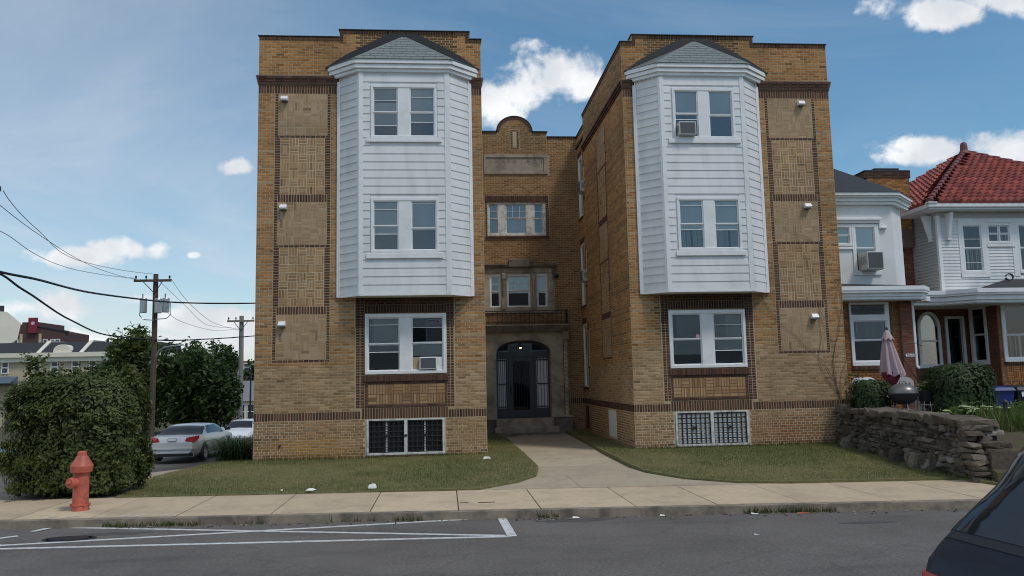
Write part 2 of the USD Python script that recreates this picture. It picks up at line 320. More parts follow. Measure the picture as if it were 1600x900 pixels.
# ------------------------------------------------------------------ the ground
def asphalt():
    n = {'g': ('geometry', {}), 'n1': ('noise_texture', {'scale': 90.0, 'detail': 3.0}), 'r1': ('rgb_ramp', {'ramp': [(.3, (.55,)*3), (.7, (1.45,)*3)]}),
         'n2': ('noise_texture', {'scale': .5, 'detail': 6.0, 'roughness': .65}), 'r2': ('rgb_ramp', {'ramp': [(.35, (.112, .101, .091)), (.65, (.152, .138, .125))]}),
         'mp': ('mapping', {'scale': (.35, 1.3, 1), 'rotation': (0, 0, .085)}), 'n4': ('noise_texture', {'scale': 1.1, 'detail': 5.0, 'roughness': .6}),
         'r4': ('rgb_ramp', {'ramp': [(.30, (.76,)*3), (.46, (1.0,)*3)]}), 'mu': ('mix', {'mix_type': 'multiply', 'fac': 1.0}), 'mv': ('mix', {'mix_type': 'multiply', 'fac': 1.0}),
         'n5': ('noise_texture', {'scale': 26.0, 'detail': 4.0, 'roughness': .75}), 'r5': ('rgb_ramp', {'ramp': [(.32, (.70,)*3), (.5, (1.0,)*3), (.68, (1.34,)*3)]}), 'mw': ('mix', {'mix_type': 'multiply', 'fac': 1.0}), 'ck': ('voronoi_texture', {'feature': 'distance_to_edge', 'scale': .42}), 'dn': ('noise_texture', {'scale': 2.4, 'detail': 5.0, 'roughness': .65}), 'dm': ('mix', {'mix_type': 'linear_light', 'fac': .22}), 'rc': ('rgb_ramp', {'ramp': [(.0, (.45,)*3), (.004, (.55,)*3), (.009, (1.0,)*3)]}), 'mk': ('mix', {'mix_type': 'multiply', 'fac': .28}), 'vo': ('voronoi_texture', {'feature': 'f1', 'scale': 70.0}), 'b': ('bump', {'strength': .8, 'distance': .004}), 'p': ('principled_bsdf', {'roughness': .85, 'specular_ior_level': .3})}
    l = [('g.position', 'n1.vector'), ('g.position', 'n2.vector'), ('g.position', 'mp.vector'), ('mp.vector', 'n4.vector'), ('g.position', 'vo.vector'),
         ('n1.fac', 'r1.fac'), ('n2.fac', 'r2.fac'), ('n4.fac', 'r4.fac'), ('r2.color', 'mu.color1'), ('r1.color', 'mu.color2'), ('mu.color', 'mv.color1'), ('r4.color', 'mv.color2'),
         ('g.position', 'n5.vector'), ('n5.fac', 'r5.fac'), ('mv.color', 'mw.color1'), ('r5.color', 'mw.color2'), ('g.position', 'dn.vector'), ('g.position', 'dm.color1'), ('dn.color', 'dm.color2'), ('dm.color', 'ck.vector'), ('ck.distance', 'rc.fac'), ('mw.color', 'mk.color1'), ('rc.color', 'mk.color2'), ('mk.color', 'p.base_color'), ('vo.distance', 'b.height'), ('b.normal', 'p.normal')]
    return usdkit.material(stage, '/World/Looks/asphalt', n, l, surface='p.BSDF')
M['asphalt'] = asphalt()
sm = lambda a, b, x: (lambda t: t*t*(3-2*t))(np.clip((np.asarray(x, float)-a)/(b-a), 0, 1))
kerb_y = lambda x: 12.35 - .085*x
walk_y = lambda x: 14.66 - .085*x
def street_z(x, y):                                   # the side street falls away behind the corner
    return -.85*sm(18, 31, y) - .35*sm(31, 70, y)
def lawn_z(x, y):
    x, y = np.asarray(x, float), np.asarray(y, float)
    z = .135 + .085*sm(0, 5.0, y - walk_y(x)) + .03*sm(-3, 2, x)
    z = z - sm(-5.3, -6.6, x)*sm(15.5, 21, y)*.10
    return z + .025*(meshkit.fbm(np.stack([x*.9, y*.9, 0*x], -1), 3, 5) - .5)
def sheet(pg, zf, step, col=None, skirt=.16):
    """a triangulated sheet over a shapely polygon"""
    mb = MB(); x0, y0, x1, y1 = pg.bounds; V, F, idx = [], [], {}
    def vid(x, y):
        k = (round(x, 4), round(y, 4))
        if k not in idx: idx[k] = len(V); V.append(k)
        return idx[k]
    for x in np.arange(math.floor(x0/step)*step, x1, step):
        for y in np.arange(math.floor(y0/step)*step, y1, step):
            g = sbox(x, y, x+step, y+step).intersection(pg)
            for q in getattr(g, 'geoms', [g]):
                if q.geom_type != 'Polygon' or q.area < 1e-7: continue
                c = list(q.exterior.coords)[:-1]
                if q.exterior.is_ccw is False: c = c[::-1]
                if len(c) == 4 or q.convex_hull.area - q.area < 1e-7:
                    i = [vid(*p) for p in c]
                    F.extend([(i[0], i[k], i[k+1]) for k in range(1, len(i)-1)])
                else:
                    vv, ff = trimesh.creation.triangulate_polygon(q, engine='earcut')
                    for t in ff: F.append([vid(*vv[k][:2]) for k in t])
    V = np.array(V); z = zf(V[:,0], V[:,1]); V3 = np.column_stack([V, np.broadcast_to(z, (len(V),))])
    mb.add(V3, F, col)
    e = {}
    for t in F:
        for a, b in ((t[0], t[1]), (t[1], t[2]), (t[2], t[0])): e[(a, b)] = e.get((a, b), 0) + 1
    ed = [k for k in e if (k[1], k[0]) not in e]                       # the rim turns down into the ground
    Q, G = [], []
    for a, b in ed: k = len(Q); Q += [V3[a], V3[b], V3[b] - A3(0, 0, skirt), V3[a] - A3(0, 0, skirt)]; G += [(k, k+2, k+1), (k, k+3, k+2)]
    return mb.add(Q, G, col) if Q else mb
# far ground
gx = np.array([-900, -300, -140, -80, -50, -30, -20, -14, -10, -8, -6.6, -5, 0, 5, 10, 20, 40, 120, 900.])
gy = np.array([-300, -60, -20, 0, 5, 10, 12, 14, 16, 18, 20, 22, 25, 28, 31, 36, 44, 55, 70, 110, 200, 900.])
GX, GY = np.meshgrid(gx, gy, indexing='ij')
GZ = -.05 + street_z(GX, GY)
put('/World', 'ground', MB().grid(np.stack([GX, GY, GZ], -1), flip=False), M['soil'], kind='structure', origin=(0, 0, 0))
road = Polygon([(-60, 3.0+5.1), (60, 3-5.1), (60, kerb_y(60)), (-60, kerb_y(-60))]).intersection(sbox(-45, -8, 45, 30))
side_road = Polygon([(-7.4, kerb_y(-7.4)+2.3), (-6.9, 19), (-6.6, 21), (-6.0, 24), (-6.0, 70), (-13, 70), (-13.5, 30), (-14, 15), (-15, kerb_y(-15)+.1)])
rd = put('/World', 'road', sheet(road, lambda x, y: .004*0 + 0*x, 3.0), M['asphalt'], kind='structure', origin=(0, 0, 0))
put('/World', 'side_road', sheet(side_road, lambda x, y: .03 + street_z(x, y) , 1.0), M['asphalt'], kind='structure', origin=(0, 0, 0))
# painted marks of the loading zone by the kerb
def stripe(p, q, w, z=.004):
    p, q = A3(*p), A3(*q); d = (q-p)/np.linalg.norm(q-p); n = A3(-d[1], d[0])*w/2
    pg = Polygon([p+n, p-n, q-n, q+n]); return MB().slab(pg, z-.004, z)
for k, (p, q, w) in enumerate([((-14, 11.96), (.87, 10.92), .085), ((-6.0, 11.62), (.48, 12.37), .08), ((-5.64, 12.86), (.80, 10.97), .08), ((.845, 12.39), (.885, 10.90), .13),
                  ((-6.45, 12.02), (-6.1, 12.28), .09), ((-6.06, 12.60), (-5.92, 12.93), .10), ((-14, 11.3), (-6.0, 11.62), .08)]):
    put(rd, 'painted_line', stripe(p, q, w, .003 + .0016*k), M['paint_line'])
mh = MB(); mh.lathe([(0, .013), (.25, .013), (.27, .012), (.27, .0), (.31, .0), (.31, .010), (.36, .008), (.37, -.01)], 28, (-5.24, 11.93, 0), squash=.55)
put(rd, 'manhole_cover', mh, M['black'])
for (x, y, s, sd) in [(5.85, 10.95, .30, 3), (-4.8, 12.2, .42, 8), (1.9, 11.95, .40, 4)]:
    r = np.random.default_rng(sd); an = np.linspace(0, 2*np.pi, 17)[:-1]
    rr = s*(.35 + .65*r.random(16)); pg = Polygon(np.column_stack([x + rr*1.5*np.cos(an), y + rr*.32*np.sin(an)])).buffer(.03)
    put(rd, 'tar_patch', MB().slab(pg, -.01, .0035), M.setdefault('patch', pbr('asphalt_patch', (.075, .07, .066), .85, .35, 25, .004, 90)))
# kerb and pavement slabs
kb = MB()
for i in range(-34, 40):
    x0, x1 = i*.5, i*.5 + .5; a, b = kerb_y(x0), kerb_y(x1); t0, t1 = (float(.118 + .012*(meshkit.noise(A3(q*1.7, 0, 0), 3)-.5)) for q in (x0, x1))
    bt = float(.02*meshkit.noise(A3(x0*2.3, 1, 0), 4))
    kb.add([(x0, a-.015, -.05), (x1, b-.015, -.05), (x1, b+.15, -.05), (x0, a+.15, -.05), (x0, a+.006+bt*.3, t0), (x1, b+.006, t1), (x1, b+.15, t1), (x0, a+.15, t0)], BOXF)
put('/World', 'kerb', kb, M['kerb'], kind='structure', origin=(0, 12.35, 0))
UsdGeom.Xform.Define(stage, '/World/sidewalk'); tag('/World/sidewalk', kind='structure'); ORG['/World/sidewalk'] = A3(0, 0, 0)
joints = [-14.6, -13.2, -11.8, -10.4, -9.05, -7.7, -6.6, -5.4, -4.1, -2.66, -1.15, .20, 1.45, 2.90, 4.14, 5.46, 6.85, 8.2, 9.55, 10.9, 12.3, 13.7, 15.1]
for i in range(len(joints)-1):
    a, b = joints[i]+.009, joints[i+1]-.009; r = RNG.random(4)
    z = .119 + .004*r[0]; t = .004*(r[1:3]-.5); c = np.array([.54, .425, .29])*(.93 + .14*r[3])
    f = lambda x: (kerb_y(x)+.158, walk_y(x))
    (y0a, y1a), (y0b, y1b) = f(a), f(b)
    mb = MB(); mb.add([(a, y0a, -.02), (b, y0b, -.02), (b, y1b, -.02), (a, y1a, -.02), (a, y0a, z+t[0]), (b, y0b, z+t[1]), (b, y1b, z-t[0]), (a, y1a, z-t[1])], BOXF, c)
    put('/World/sidewalk', 'slab', mb, M['concrete'], colored=True)
mb = MB(); c = Polygon([(joints[0], kerb_y(joints[0])+.15), (joints[-1], kerb_y(joints[-1])+.15), (joints[-1], walk_y(joints[-1])+.0), (joints[0], walk_y(joints[0]))])
put('/World/sidewalk', 'joint_bed', mb.slab(c, -.03, .108), M['soil'])
for x in (-6.05, -5.73, -5.25, -4.91, -4.67, -4.27): put('/World/sidewalk', 'painted_tick', stripe((x-.05, kerb_y(x)+.2), (x+.06, kerb_y(x)+.34), .035, .1285), M['paint_line'])
# pavement beside the side street, sloping down it
sp = Polygon([(-9.6, walk_y(-9.6)+.01), (-5.9, walk_y(-5.9)+.01), (-6.35, 17.4), (-6.15, 19.0), (-5.55, 20.9), (-5.2, 23), (-5.1, 40), (-5.95, 40), (-6.05, 24), (-6.6, 21), (-7.0, 19.3), (-7.6, 17.2), (-8.4, 16.4), (-9.4, 16.1)])
put('/World', 'side_pavement', sheet(sp, lambda x, y: .112 + street_z(x, y)*.9, .6, (.36, .30, .225)), M['concrete'], kind='structure', colored=True, origin=(0, 0, 0))
# front path
UsdGeom.Xform.Define(stage, '/World/front_path'); tag('/World/front_path', kind='structure'); ORG['/World/front_path'] = A3(0, 0, 0)
path_pg = Polygon([(.62, walk_y(.62)+.004), (1.35, 15.35), (1.8, 16.2), (1.96, 17.3), (1.94, 21), (1.86, 27.6), (4.2, 27.6), (4.0, 20), (4.0, 17.2), (4.12, 16.2), (4.55, 15.1), (5.3, 14.35), (6.1, walk_y(6.1)+.004)])
ys = [13.5, 16.15, 17.75, 19.4, 21.1, 22.8, 24.5, 26.1, 28]
for i in range(len(ys)-1):
    for h, (xa, xb) in enumerate(((-1, 2.43), (2.438, 9)) if i == 0 else ((-1, 9),)):
        pg = path_pg.intersection(sbox(xa, ys[i]+.007, xb, ys[i+1]-.007)); k = .93 + .14*RNG.random()
        put('/World/front_path', 'slab', sheet(pg, lambda x, y: .128 + .055*sm(0, 9, y-walk_y(x)), .6, np.array([.42, .35, .25])*k), M['concrete'], colored=True)
# lawns
lawn_l = Polygon([(-5.88, walk_y(-5.88)), (-6.35, 17.4), (-6.15, 19), (-5.55, 20.9), (-5.2, 23), (-5.1, 26), (-4.6, 26), (-4.6, 20.3), (1.0, 20.3), (1.0, 28.1), (1.9, 28.1), (1.95, 21), (1.975, 17.3), (1.8, 16.2), (1.35, 15.35), (.62, walk_y(.62)+.004)])
lawn_r = Polygon([(4.2, 28.1), (4.9, 28.1), (4.9, 20.3), (10.3, 20.3), (9.35, 13.0), (9.2, walk_y(9.2)), (6.1, walk_y(6.1)), (5.3, 14.35), (4.55, 15.1), (4.1, 16.2), (3.98, 17.2), (3.98, 20)])
for nme, pg in (('lawn', lawn_l), ('lawn', lawn_r)):
    put('/World', nme, sheet(pg.buffer(.02), lawn_z, .3), M['turf'], kind='structure', origin=(0, 0, 0))
def blades(pgs, n, hmin, hmax, zf, seed, cols, wid=.006, lean=.5):
    r = np.random.default_rng(seed); P = []
    tot = sum(p.area for p in pgs)
    for pg in pgs:
        import shapely
        k = int(n*pg.area/tot); x0, y0, x1, y1 = pg.bounds; Q = np.zeros((0, 2))
        while len(Q) < k:
            q = np.column_stack([r.uniform(x0, x1, k), r.uniform(y0, y1, k)]); Q = np.vstack([Q, q[shapely.contains_xy(pg, q[:,0], q[:,1])]])
        P.append(Q[:k])
    P = np.vstack(P); k = len(P); z = zf(P[:,0], P[:,1]); an = r.uniform(0, 2*np.pi, k); h = r.uniform(hmin, hmax, k); ln = r.uniform(0, lean, k)*h; la = r.uniform(0, 2*np.pi, k)
    pt = meshkit.fbm(np.column_stack([P*.65, 0*z]), 5, 11)
    h = h*(.6 + .9*pt)
    w = np.column_stack([np.cos(an), np.sin(an), 0*an])*wid
    b = np.column_stack([P, z-.006]); tip = b + np.column_stack([np.cos(la)*ln, np.sin(la)*ln, h])
    v = np.stack([b-w, b+w, tip], 1).reshape(-1, 3); f = np.arange(3*k).reshape(-1, 3)
    t = np.clip((pt-.36)/.28 + r.normal(0, .18, k), 0, 1)[:, None]
    c = A3(*cols[0])*(1-t) + A3(*cols[1])*t; c = c*r.uniform(.75, 1.25, (k, 1)); dry = r.random(k) < .06; c[dry] = A3(.36, .29, .16)
    return MB().add(v, f, np.repeat(c, 3, 0))
put('/World', 'grass', blades([lawn_l, lawn_r], 110000, .02, .055, lawn_z, 3, ((.275, .235, .095), (.145, .17, .05)), .005), M['grass'], 'short mown grass covering both front lawns', kind='stuff', cat='grass', colored=True, origin=(0, 0, 0))
# weeds along the kerb line
wd = []
for (x, dx, k) in [(-4.6, .55, 260), (-3.9, .3, 160), (-.55, .25, 90), (1.55, .16, 80), (4.9, .42, 240), (5.6, .32, 170), (-2.9, .3, 40), (-1.4, .35, 60)]:
    wd.append((Polygon([(x-dx, kerb_y(x)-.03), (x+dx, kerb_y(x+dx)-.03), (x+dx, kerb_y(x+dx)+.05), (x-dx, kerb_y(x)+.05)]), k))
mbw = MB()
for i, (pg, k) in enumerate(wd):
    q = blades([pg], k, .03, .11, lambda x, y: 0*x + .02, 40+i, ((.075, .10, .025), (.05, .085, .02)), .007, .9); mbw.add(q.v[0], q.f[0], q.c[0])
put('/World', 'kerb_weeds', mbw, M['grass'], 'tufts of weeds growing out of the kerb joint', kind='stuff', cat='weeds', colored=True, origin=(0, 0, 0))
# rough edge tufts where the lawns meet walls
ed = blades([LineString([(-4.6, 20.12), (1.0, 20.12)]).buffer(.07), LineString([(4.9, 20.12), (10.1, 20.12)]).buffer(.07), LineString([(9.95, 19.6), (9.25, 13.6)]).buffer(.12)], 2600, .05, .14, lawn_z, 77, ((.09, .10, .03), (.055, .085, .02)), .006, .8)
put('/World', 'wall_foot_grass', ed, M['grass'], 'longer uncut grass along the foot of the brick and stone walls', kind='stuff', cat='grass', colored=True, origin=(0, 0, 0))
# ------------------------------------------------------------------ brickwork
C_ = .0677; BL = .213; JT = .0135
PAL = {'buff': [(0.429, 0.209, 0.074), (0.378, 0.178, 0.062), (0.462, 0.241, 0.096), (0.338, 0.157, 0.057), (0.410, 0.218, 0.091)],
       'pale': [(0.407, 0.264, 0.143), (0.358, 0.228, 0.121), (0.448, 0.301, 0.172), (0.319, 0.197, 0.104)],
       'base': [(0.334, 0.199, 0.102), (0.394, 0.245, 0.128), (0.284, 0.169, 0.083), (0.361, 0.205, 0.094)],
       'panel': [(0.393, 0.266, 0.152), (0.361, 0.240, 0.134), (0.436, 0.299, 0.180), (0.380, 0.250, 0.133)],
       'basket': [(0.363, 0.218, 0.106), (0.317, 0.178, 0.085), (0.420, 0.262, 0.138), (0.384, 0.233, 0.109)],
       'brown': [(.112, .052, .036), (.085, .042, .031), (.13, .058, .038), (.075, .039, .031)],
       'rear': [(0.306, 0.166, 0.072), (0.266, 0.140, 0.057), (0.337, 0.187, 0.088), (0.234, 0.121, 0.050)],
       'red': [(.21, .065, .042), (.17, .055, .038), (.25, .085, .05), (.19, .075, .05)],
       'orange': [(0.376, 0.150, 0.049), (0.314, 0.119, 0.037), (0.419, 0.176, 0.064)],
       'chim': [(0.399, 0.185, 0.056), (0.324, 0.141, 0.045), (0.439, 0.221, 0.076)]}
STORE = []
def one(fr, u0, u1, z0, z1, pal, proud=.007, rg=RNG, dark=.04):
    c = A3(*PAL[pal][rg.integers(len(PAL[pal]))])*(rg.uniform(.94, 1.06) if pal == 'panel' else rg.uniform(.89, 1.11))
    if rg.random() < dark: c = c*.6
    STORE.append((fr, u0, u1, z0, z1, proud + rg.uniform(-.0015, .002), c))
def weather_and_shade(p, c):
    """rust and soot on the street front bricks, and shade painted in under the bays"""
    x, y, z = p; n = float(meshkit.fbm(A3(x*1.3, z*1.3, 3.0), 3, 8))
    if y < 21 and z < 1.2:
        k = max(0, 1 - ((x+3.4)/1.5)**2 - ((z-.35)/.5)**2)*(.5+n); c = c*(1-.75*k) + A3(.42, .215, .05)*.75*k
        k = max(0, 1 - ((x-9.0)/1.5)**2 - ((z-.55)/.5)**2)*(.4+n); c = c*(1-.8*min(k, 1)) + A3(.22, .085, .032)*.8*min(k, 1)
        if z < .35: c = c*(.72 + .28*n)
    if z > 9.9: c = c*(1 - .55*max(0, n-.42)*2*(1 if z > 10.6 or z < 10.25 else .5)); c = c*A3(1.02, .97, .86)
    if y < 20.5 and min(abs(x+.95), abs(x-6.84)) < 1.26 and z > 2.3: c = c*(1 - .62*float(np.clip((z-2.6)/1.2, 0, 1)))  # bay shade painted into the window surround bricks
    elif y < 20.5 and 3.8 < z < 4.24 and min(abs(x+.95), abs(x-6.84)) < 1.9: c = c*(1 - .4*(z-3.8)/.44)  # painted shade, darker towards the underside of the bay
    return c
def holes_at(z, holes, a, b):
    iv = [(a, b)]
    for (h0, h1, y0, y1) in holes:
        if y0 < z < y1:
            nv = []
            for (p, q) in iv:
                if h1 <= p or h0 >= q: nv.append((p, q)); continue
                if h0 > p: nv.append((p, h0))
                if h1 < q: nv.append((h1, q))
            iv = nv
    return iv
def running(fr, u0, u1, z0, z1, pal, holes=(), proud=.0045, off=0.0, hdr=0):
    k = 0; z = z0; ncourse = max(1, round((z1-z0)/C_)); ch = (z1-z0)/ncourse
    for k in range(ncourse):
        za, zb = z0 + k*ch + JT/2, z0 + (k+1)*ch - JT/2; L = BL if not (hdr and k % hdr == hdr-1) else BL/2
        p = pal(z0 + (k+.5)*ch) if callable(pal) else pal
        sh = off + (k % 2)*BL/2 if L == BL else off + BL/4
        for (a, b) in holes_at((za+zb)/2, holes, u0, u1):
            i0 = math.floor((a-sh)/L); i1 = math.ceil((b-sh)/L)
            for i in range(i0, i1):
                q0, q1 = max(a, sh+i*L) + JT/2, min(b, sh+(i+1)*L) - JT/2
                if q1-q0 > .03: one(fr, q0, q1, za, zb, p, proud)
def soldier(fr, u0, u1, z0, z1, pal='brown', proud=.005, holes=(), w=C_):
    n = max(1, round((u1-u0)/w)); s = (u1-u0)/n
    for i in range(n):
        a, b = u0+i*s+JT/2, u0+(i+1)*s-JT/2
        if any(h0 < (a+b)/2 < h1 and y0 < (z0+z1)/2 < y1 for h0, h1, y0, y1 in holes): continue
        one(fr, a, b, z0+JT/2, z1-JT/2, pal, proud)
def column(fr, u0, u1, z0, z1, pal='brown', proud=.005, n=1):
    m = max(1, round((z1-z0)/C_)); s = (z1-z0)/m; w = (u1-u0)/n
    for k in range(m):
        for i in range(n): one(fr, u0+i*w+JT/2, u0+(i+1)*w-JT/2, z0+k*s+JT/2, z0+(k+1)*s-JT/2, pal, proud)
def basket(fr, u0, u1, z0, z1, pal, cols, proud=.004, par=0, mess=0.0):
    JT = .0075 if pal == 'panel' else .0115
    m = (u1-u0)/cols; rows = max(1, round((z1-z0)/m)); mz = (z1-z0)/rows
    for i in range(cols):
        for j in range(rows):
            a, b, c, d = u0+i*m, u0+(i+1)*m, z1-(j+1)*mz, z1-j*mz
            vert = ((i+j+par) % 2 == 0) if RNG.random() > mess else RNG.random() < .5
            for k in range(3):
                if vert: one(fr, a+k*m/3+JT/2, a+(k+1)*m/3-JT/2, c+JT/2, d-JT/2, pal, proud, dark=.03)
                else: one(fr, a+JT/2, b-JT/2, c+k*mz/3+JT/2, c+(k+1)*mz/3-JT/2, pal, proud, dark=.03)
def flush_bricks(root, limit=300, what='brick'):
    """the bricks that show largest become parts, the rest one part"""
    sc = []
    for (fr, u0, u1, z0, z1, pr, c) in STORE:
        p = fr(A3((u0+u1)/2, 0, (z0+z1)/2)) - CAM; d = np.linalg.norm(p); nrm = fr.M[1]
        sc.append((u1-u0)*(z1-z0)*max(0, -(p @ nrm)/d)/d**2)
    order = np.argsort(-np.array(sc)); big = set(order[:limit].tolist()); rest = MB()
    F = np.array([[0,1,2],[0,2,3],[0,4,5],[0,5,1],[1,5,6],[1,6,2],[2,6,7],[2,7,3],[3,7,4],[3,4,0]])[:, ::-1]
    for i, (fr, u0, u1, z0, z1, pr, c) in enumerate(STORE):
        c = weather_and_shade(fr(A3(u0, 0, z0)), c); e = min(.0035, (u1-u0)*.2)
        v = [(u0+e, pr, z0+e), (u1-e, pr, z0+e), (u1-e, pr, z1-e), (u0+e, pr, z1-e), (u0, -.004, z0), (u1, -.004, z0), (u1, -.004, z1), (u0, -.004, z1)]
        f = F[:, ::-1] if True else F
        if i in big: put(root, what, MB().add(v, FRONT, c, fr), M['brick'], colored=True)
        else: rest.add(v, FRONT, c, fr)
    put(root, 'brickwork', rest, M['brick'], kind='stuff', colored=True)
    STORE.clear()
# faces for u right, v outward, z up (a right-handed set with v pointing to the viewer's side of the wall)
FRONT = np.array([[0,2,1],[0,3,2],[4,1,5],[4,0,1],[5,2,6],[5,1,2],[6,3,7],[6,2,3],[7,0,4],[7,3,0]])

# ------------------------------------------------------------------ windows
def window(root, fr, u0, u1, z0, z1, units, v=.03, cas=.055, name='window', mat='white', depth=.10, sill=True):
    """units: (ua, ub, za, zb, bars, fills); bars = (fraction from the top, thickness); fills = (f0, f1, material, name)"""
    mb = MB(fr); segs = [(u0, units[0][0])] + [(units[i][1], units[i+1][0]) for i in range(len(units)-1)] + [(units[-1][1], u1)]
    za, zb = min(q[2] for q in units), max(q[3] for q in units)
    mb.box(u0, u1, v-depth, v, zb, z1, ch=.006); mb.box(u0, u1, v-depth, v+.012, z0, za, ch=.006)
    for i, (a, b) in enumerate(segs): mb.box(a, b, v-depth, v - (.012 if 0 < i < len(segs)-1 else 0), za, zb, ch=.006)
    for (ua, ub, qa, qb, *_) in units:
        if qb < zb: mb.box(ua, ub, v-depth, v, qb, zb)
    w = put(root, name, mb, M[mat])
    for (ua, ub, za, zb, bars, fills) in units:
        h = zb-za; s = .028; mid = [b for b in bars if b[1] > .02]; mz = zb - h*(mid[0][0] if mid else .5)
        for (c, d, vv, tag_) in ((mz, zb, v-.035, 'u'), (za, mz, v-.055, 'l')):
            r = MB(fr); r.box(ua, ua+s, vv-.03, vv, c, d); r.box(ub-s, ub, vv-.03, vv, c, d); r.box(ua+s, ub-s, vv-.03, vv, d-s, d); r.box(ua+s, ub-s, vv-.03, vv, c, c+s)
            for (f, t) in bars:
                bz = zb - h*f
                if t <= .02 and c+s < bz < d-s: r.box(ua+s, ub-s, vv-.022, vv+.004, bz-t/2, bz+t/2)
            put(w, 'sash', r, M[mat])
            put(w, 'pane', MB(fr).box(ua+s-.004, ub-s+.004, vv-.018, vv-.013, c+s-.004, d-s+.004), M['glass'])
        for (f0, f1, mt, nme) in fills:
            q = MB(fr); n = 14 if 'curtain' in nme or 'lace' in nme else 1
            us = np.linspace(ua+.005, ub-.005, n*4+1); P = np.array([[(x, v-.082 + (.012*math.sin(x*75 + math.sin(x*31)*2) if n > 1 else 0), z) for x in us] for z in (zb-h*f1, zb-h*f0)])
            put(w, nme, q.grid(P), M[mt], smooth=n > 1)
    return w
def air_conditioner(label, fr, u0, u1, v0, v1, z0, z1, grp=None, wide=True, case='ac_case'):
    """a window unit: casing, front grille, side louvres"""
    o = fr(A3((u0+u1)/2, v1, z0)); t = thing('air_conditioner', label, 'air conditioner', o, grp)
    put(t, 'casing', MB(fr).box(u0, u1, v0, v1, z0, z1, ch=.012), M[case])
    b = .028; g = MB(fr).box(u0+b, u1-b, v1-.002, v1+.004, z0+b, z1-b); put(t, 'grille', g, M['ac_grille'])
    n = max(4, int((u1-u0)/.022))
    for i in range(n): q = u0+b + (u1-u0-2*b)*(i+.5)/n; put(t, 'fin', MB(fr).box(q-.0025, q+.0025, v1+.002, v1+.009, z0+b, z1-b), M['ac_grille'])
    for uu in (u0, u1):
        for k in range(7):
            z = z0 + (z1-z0)*(.3 + .07*k)
            put(t, 'side_louvre', MB(fr).box(uu-.003, uu+.003, v0*.6+v1*.4, v1-.05, z, z+.012), M['ac_grille'])
    put(t, 'bracket', MB(fr).box(u0+.02, u1-.02, v0, v1-.06, z0-.02, z0), M['metal'])
    return t
# ------------------------------------------------------------------ the apartment building
D = 20.2
APT = thing('apartment_building', 'three storey buff brick apartment building with two white sided bays and recessed entrance', 'building', (2.9, D, .15))
W = 5.72
LW = FR((-4.66, D, 0), (1, 0, 0), (0, -1, 0)); RW = FR((10.55, D, 0), (-1, 0, 0), (0, -1, 0))
FC = FR((0, 28.2, 0), (1, 0, 0), (0, -1, 0)); FS = FR((4.83, D, 0), (0, 1, 0), (-1, 0, 0))
def rect(u0, u1, z0, z1): return sbox(u0, z0, u1, z1)
PAN = [(8.39, 9.50, 'A'), (6.85, 8.33, 'B'), (5.56, 6.65, 'A'), (4.00, 5.49, 'B'), (2.67, 3.79, 'A')]
def panel_column(fr, u0, root):
    """the tall strip of brick panels between brown borders; u0 is its outer edge, 1.41 wide"""
    mb = MB(fr)
    for i, (a, b, k) in enumerate(PAN):
        w = .09 if k == 'A' else .15
        column(fr, u0, u0+w, a, b); column(fr, u0+1.41-w, u0+1.41, a, b)
        if k == 'A': basket(fr, u0+w, u0+1.41-w, a, b, 'panel', 6, .0035, i, .5)
        else: basket(fr, u0+w, u0+1.41-w, a, b, 'basket', 5, .004, i, .08)
        put(root, 'panel_bed', MB(fr).box(u0+w, u0+1.41-w, -.004, .0018 if k == 'A' else .0012, a, b), M['mortar_panel' if k == 'A' else 'mortar_light'])
    for z in (8.33, 5.49, 2.60):
        n = 11; s = (1.41-.0)/n
        for i in range(n): one(fr, u0+i*s+JT/2, u0+(i+1)*s-JT/2, z+JT/2, z+.0677-JT/2, 'brown', .008)
    for z in (6.65, 3.79): soldier(fr, u0+.09, u0+1.32, z, z+.205); column(fr, u0, u0+.09, z, z+.205); column(fr, u0+1.32, u0+1.41, z, z+.205)
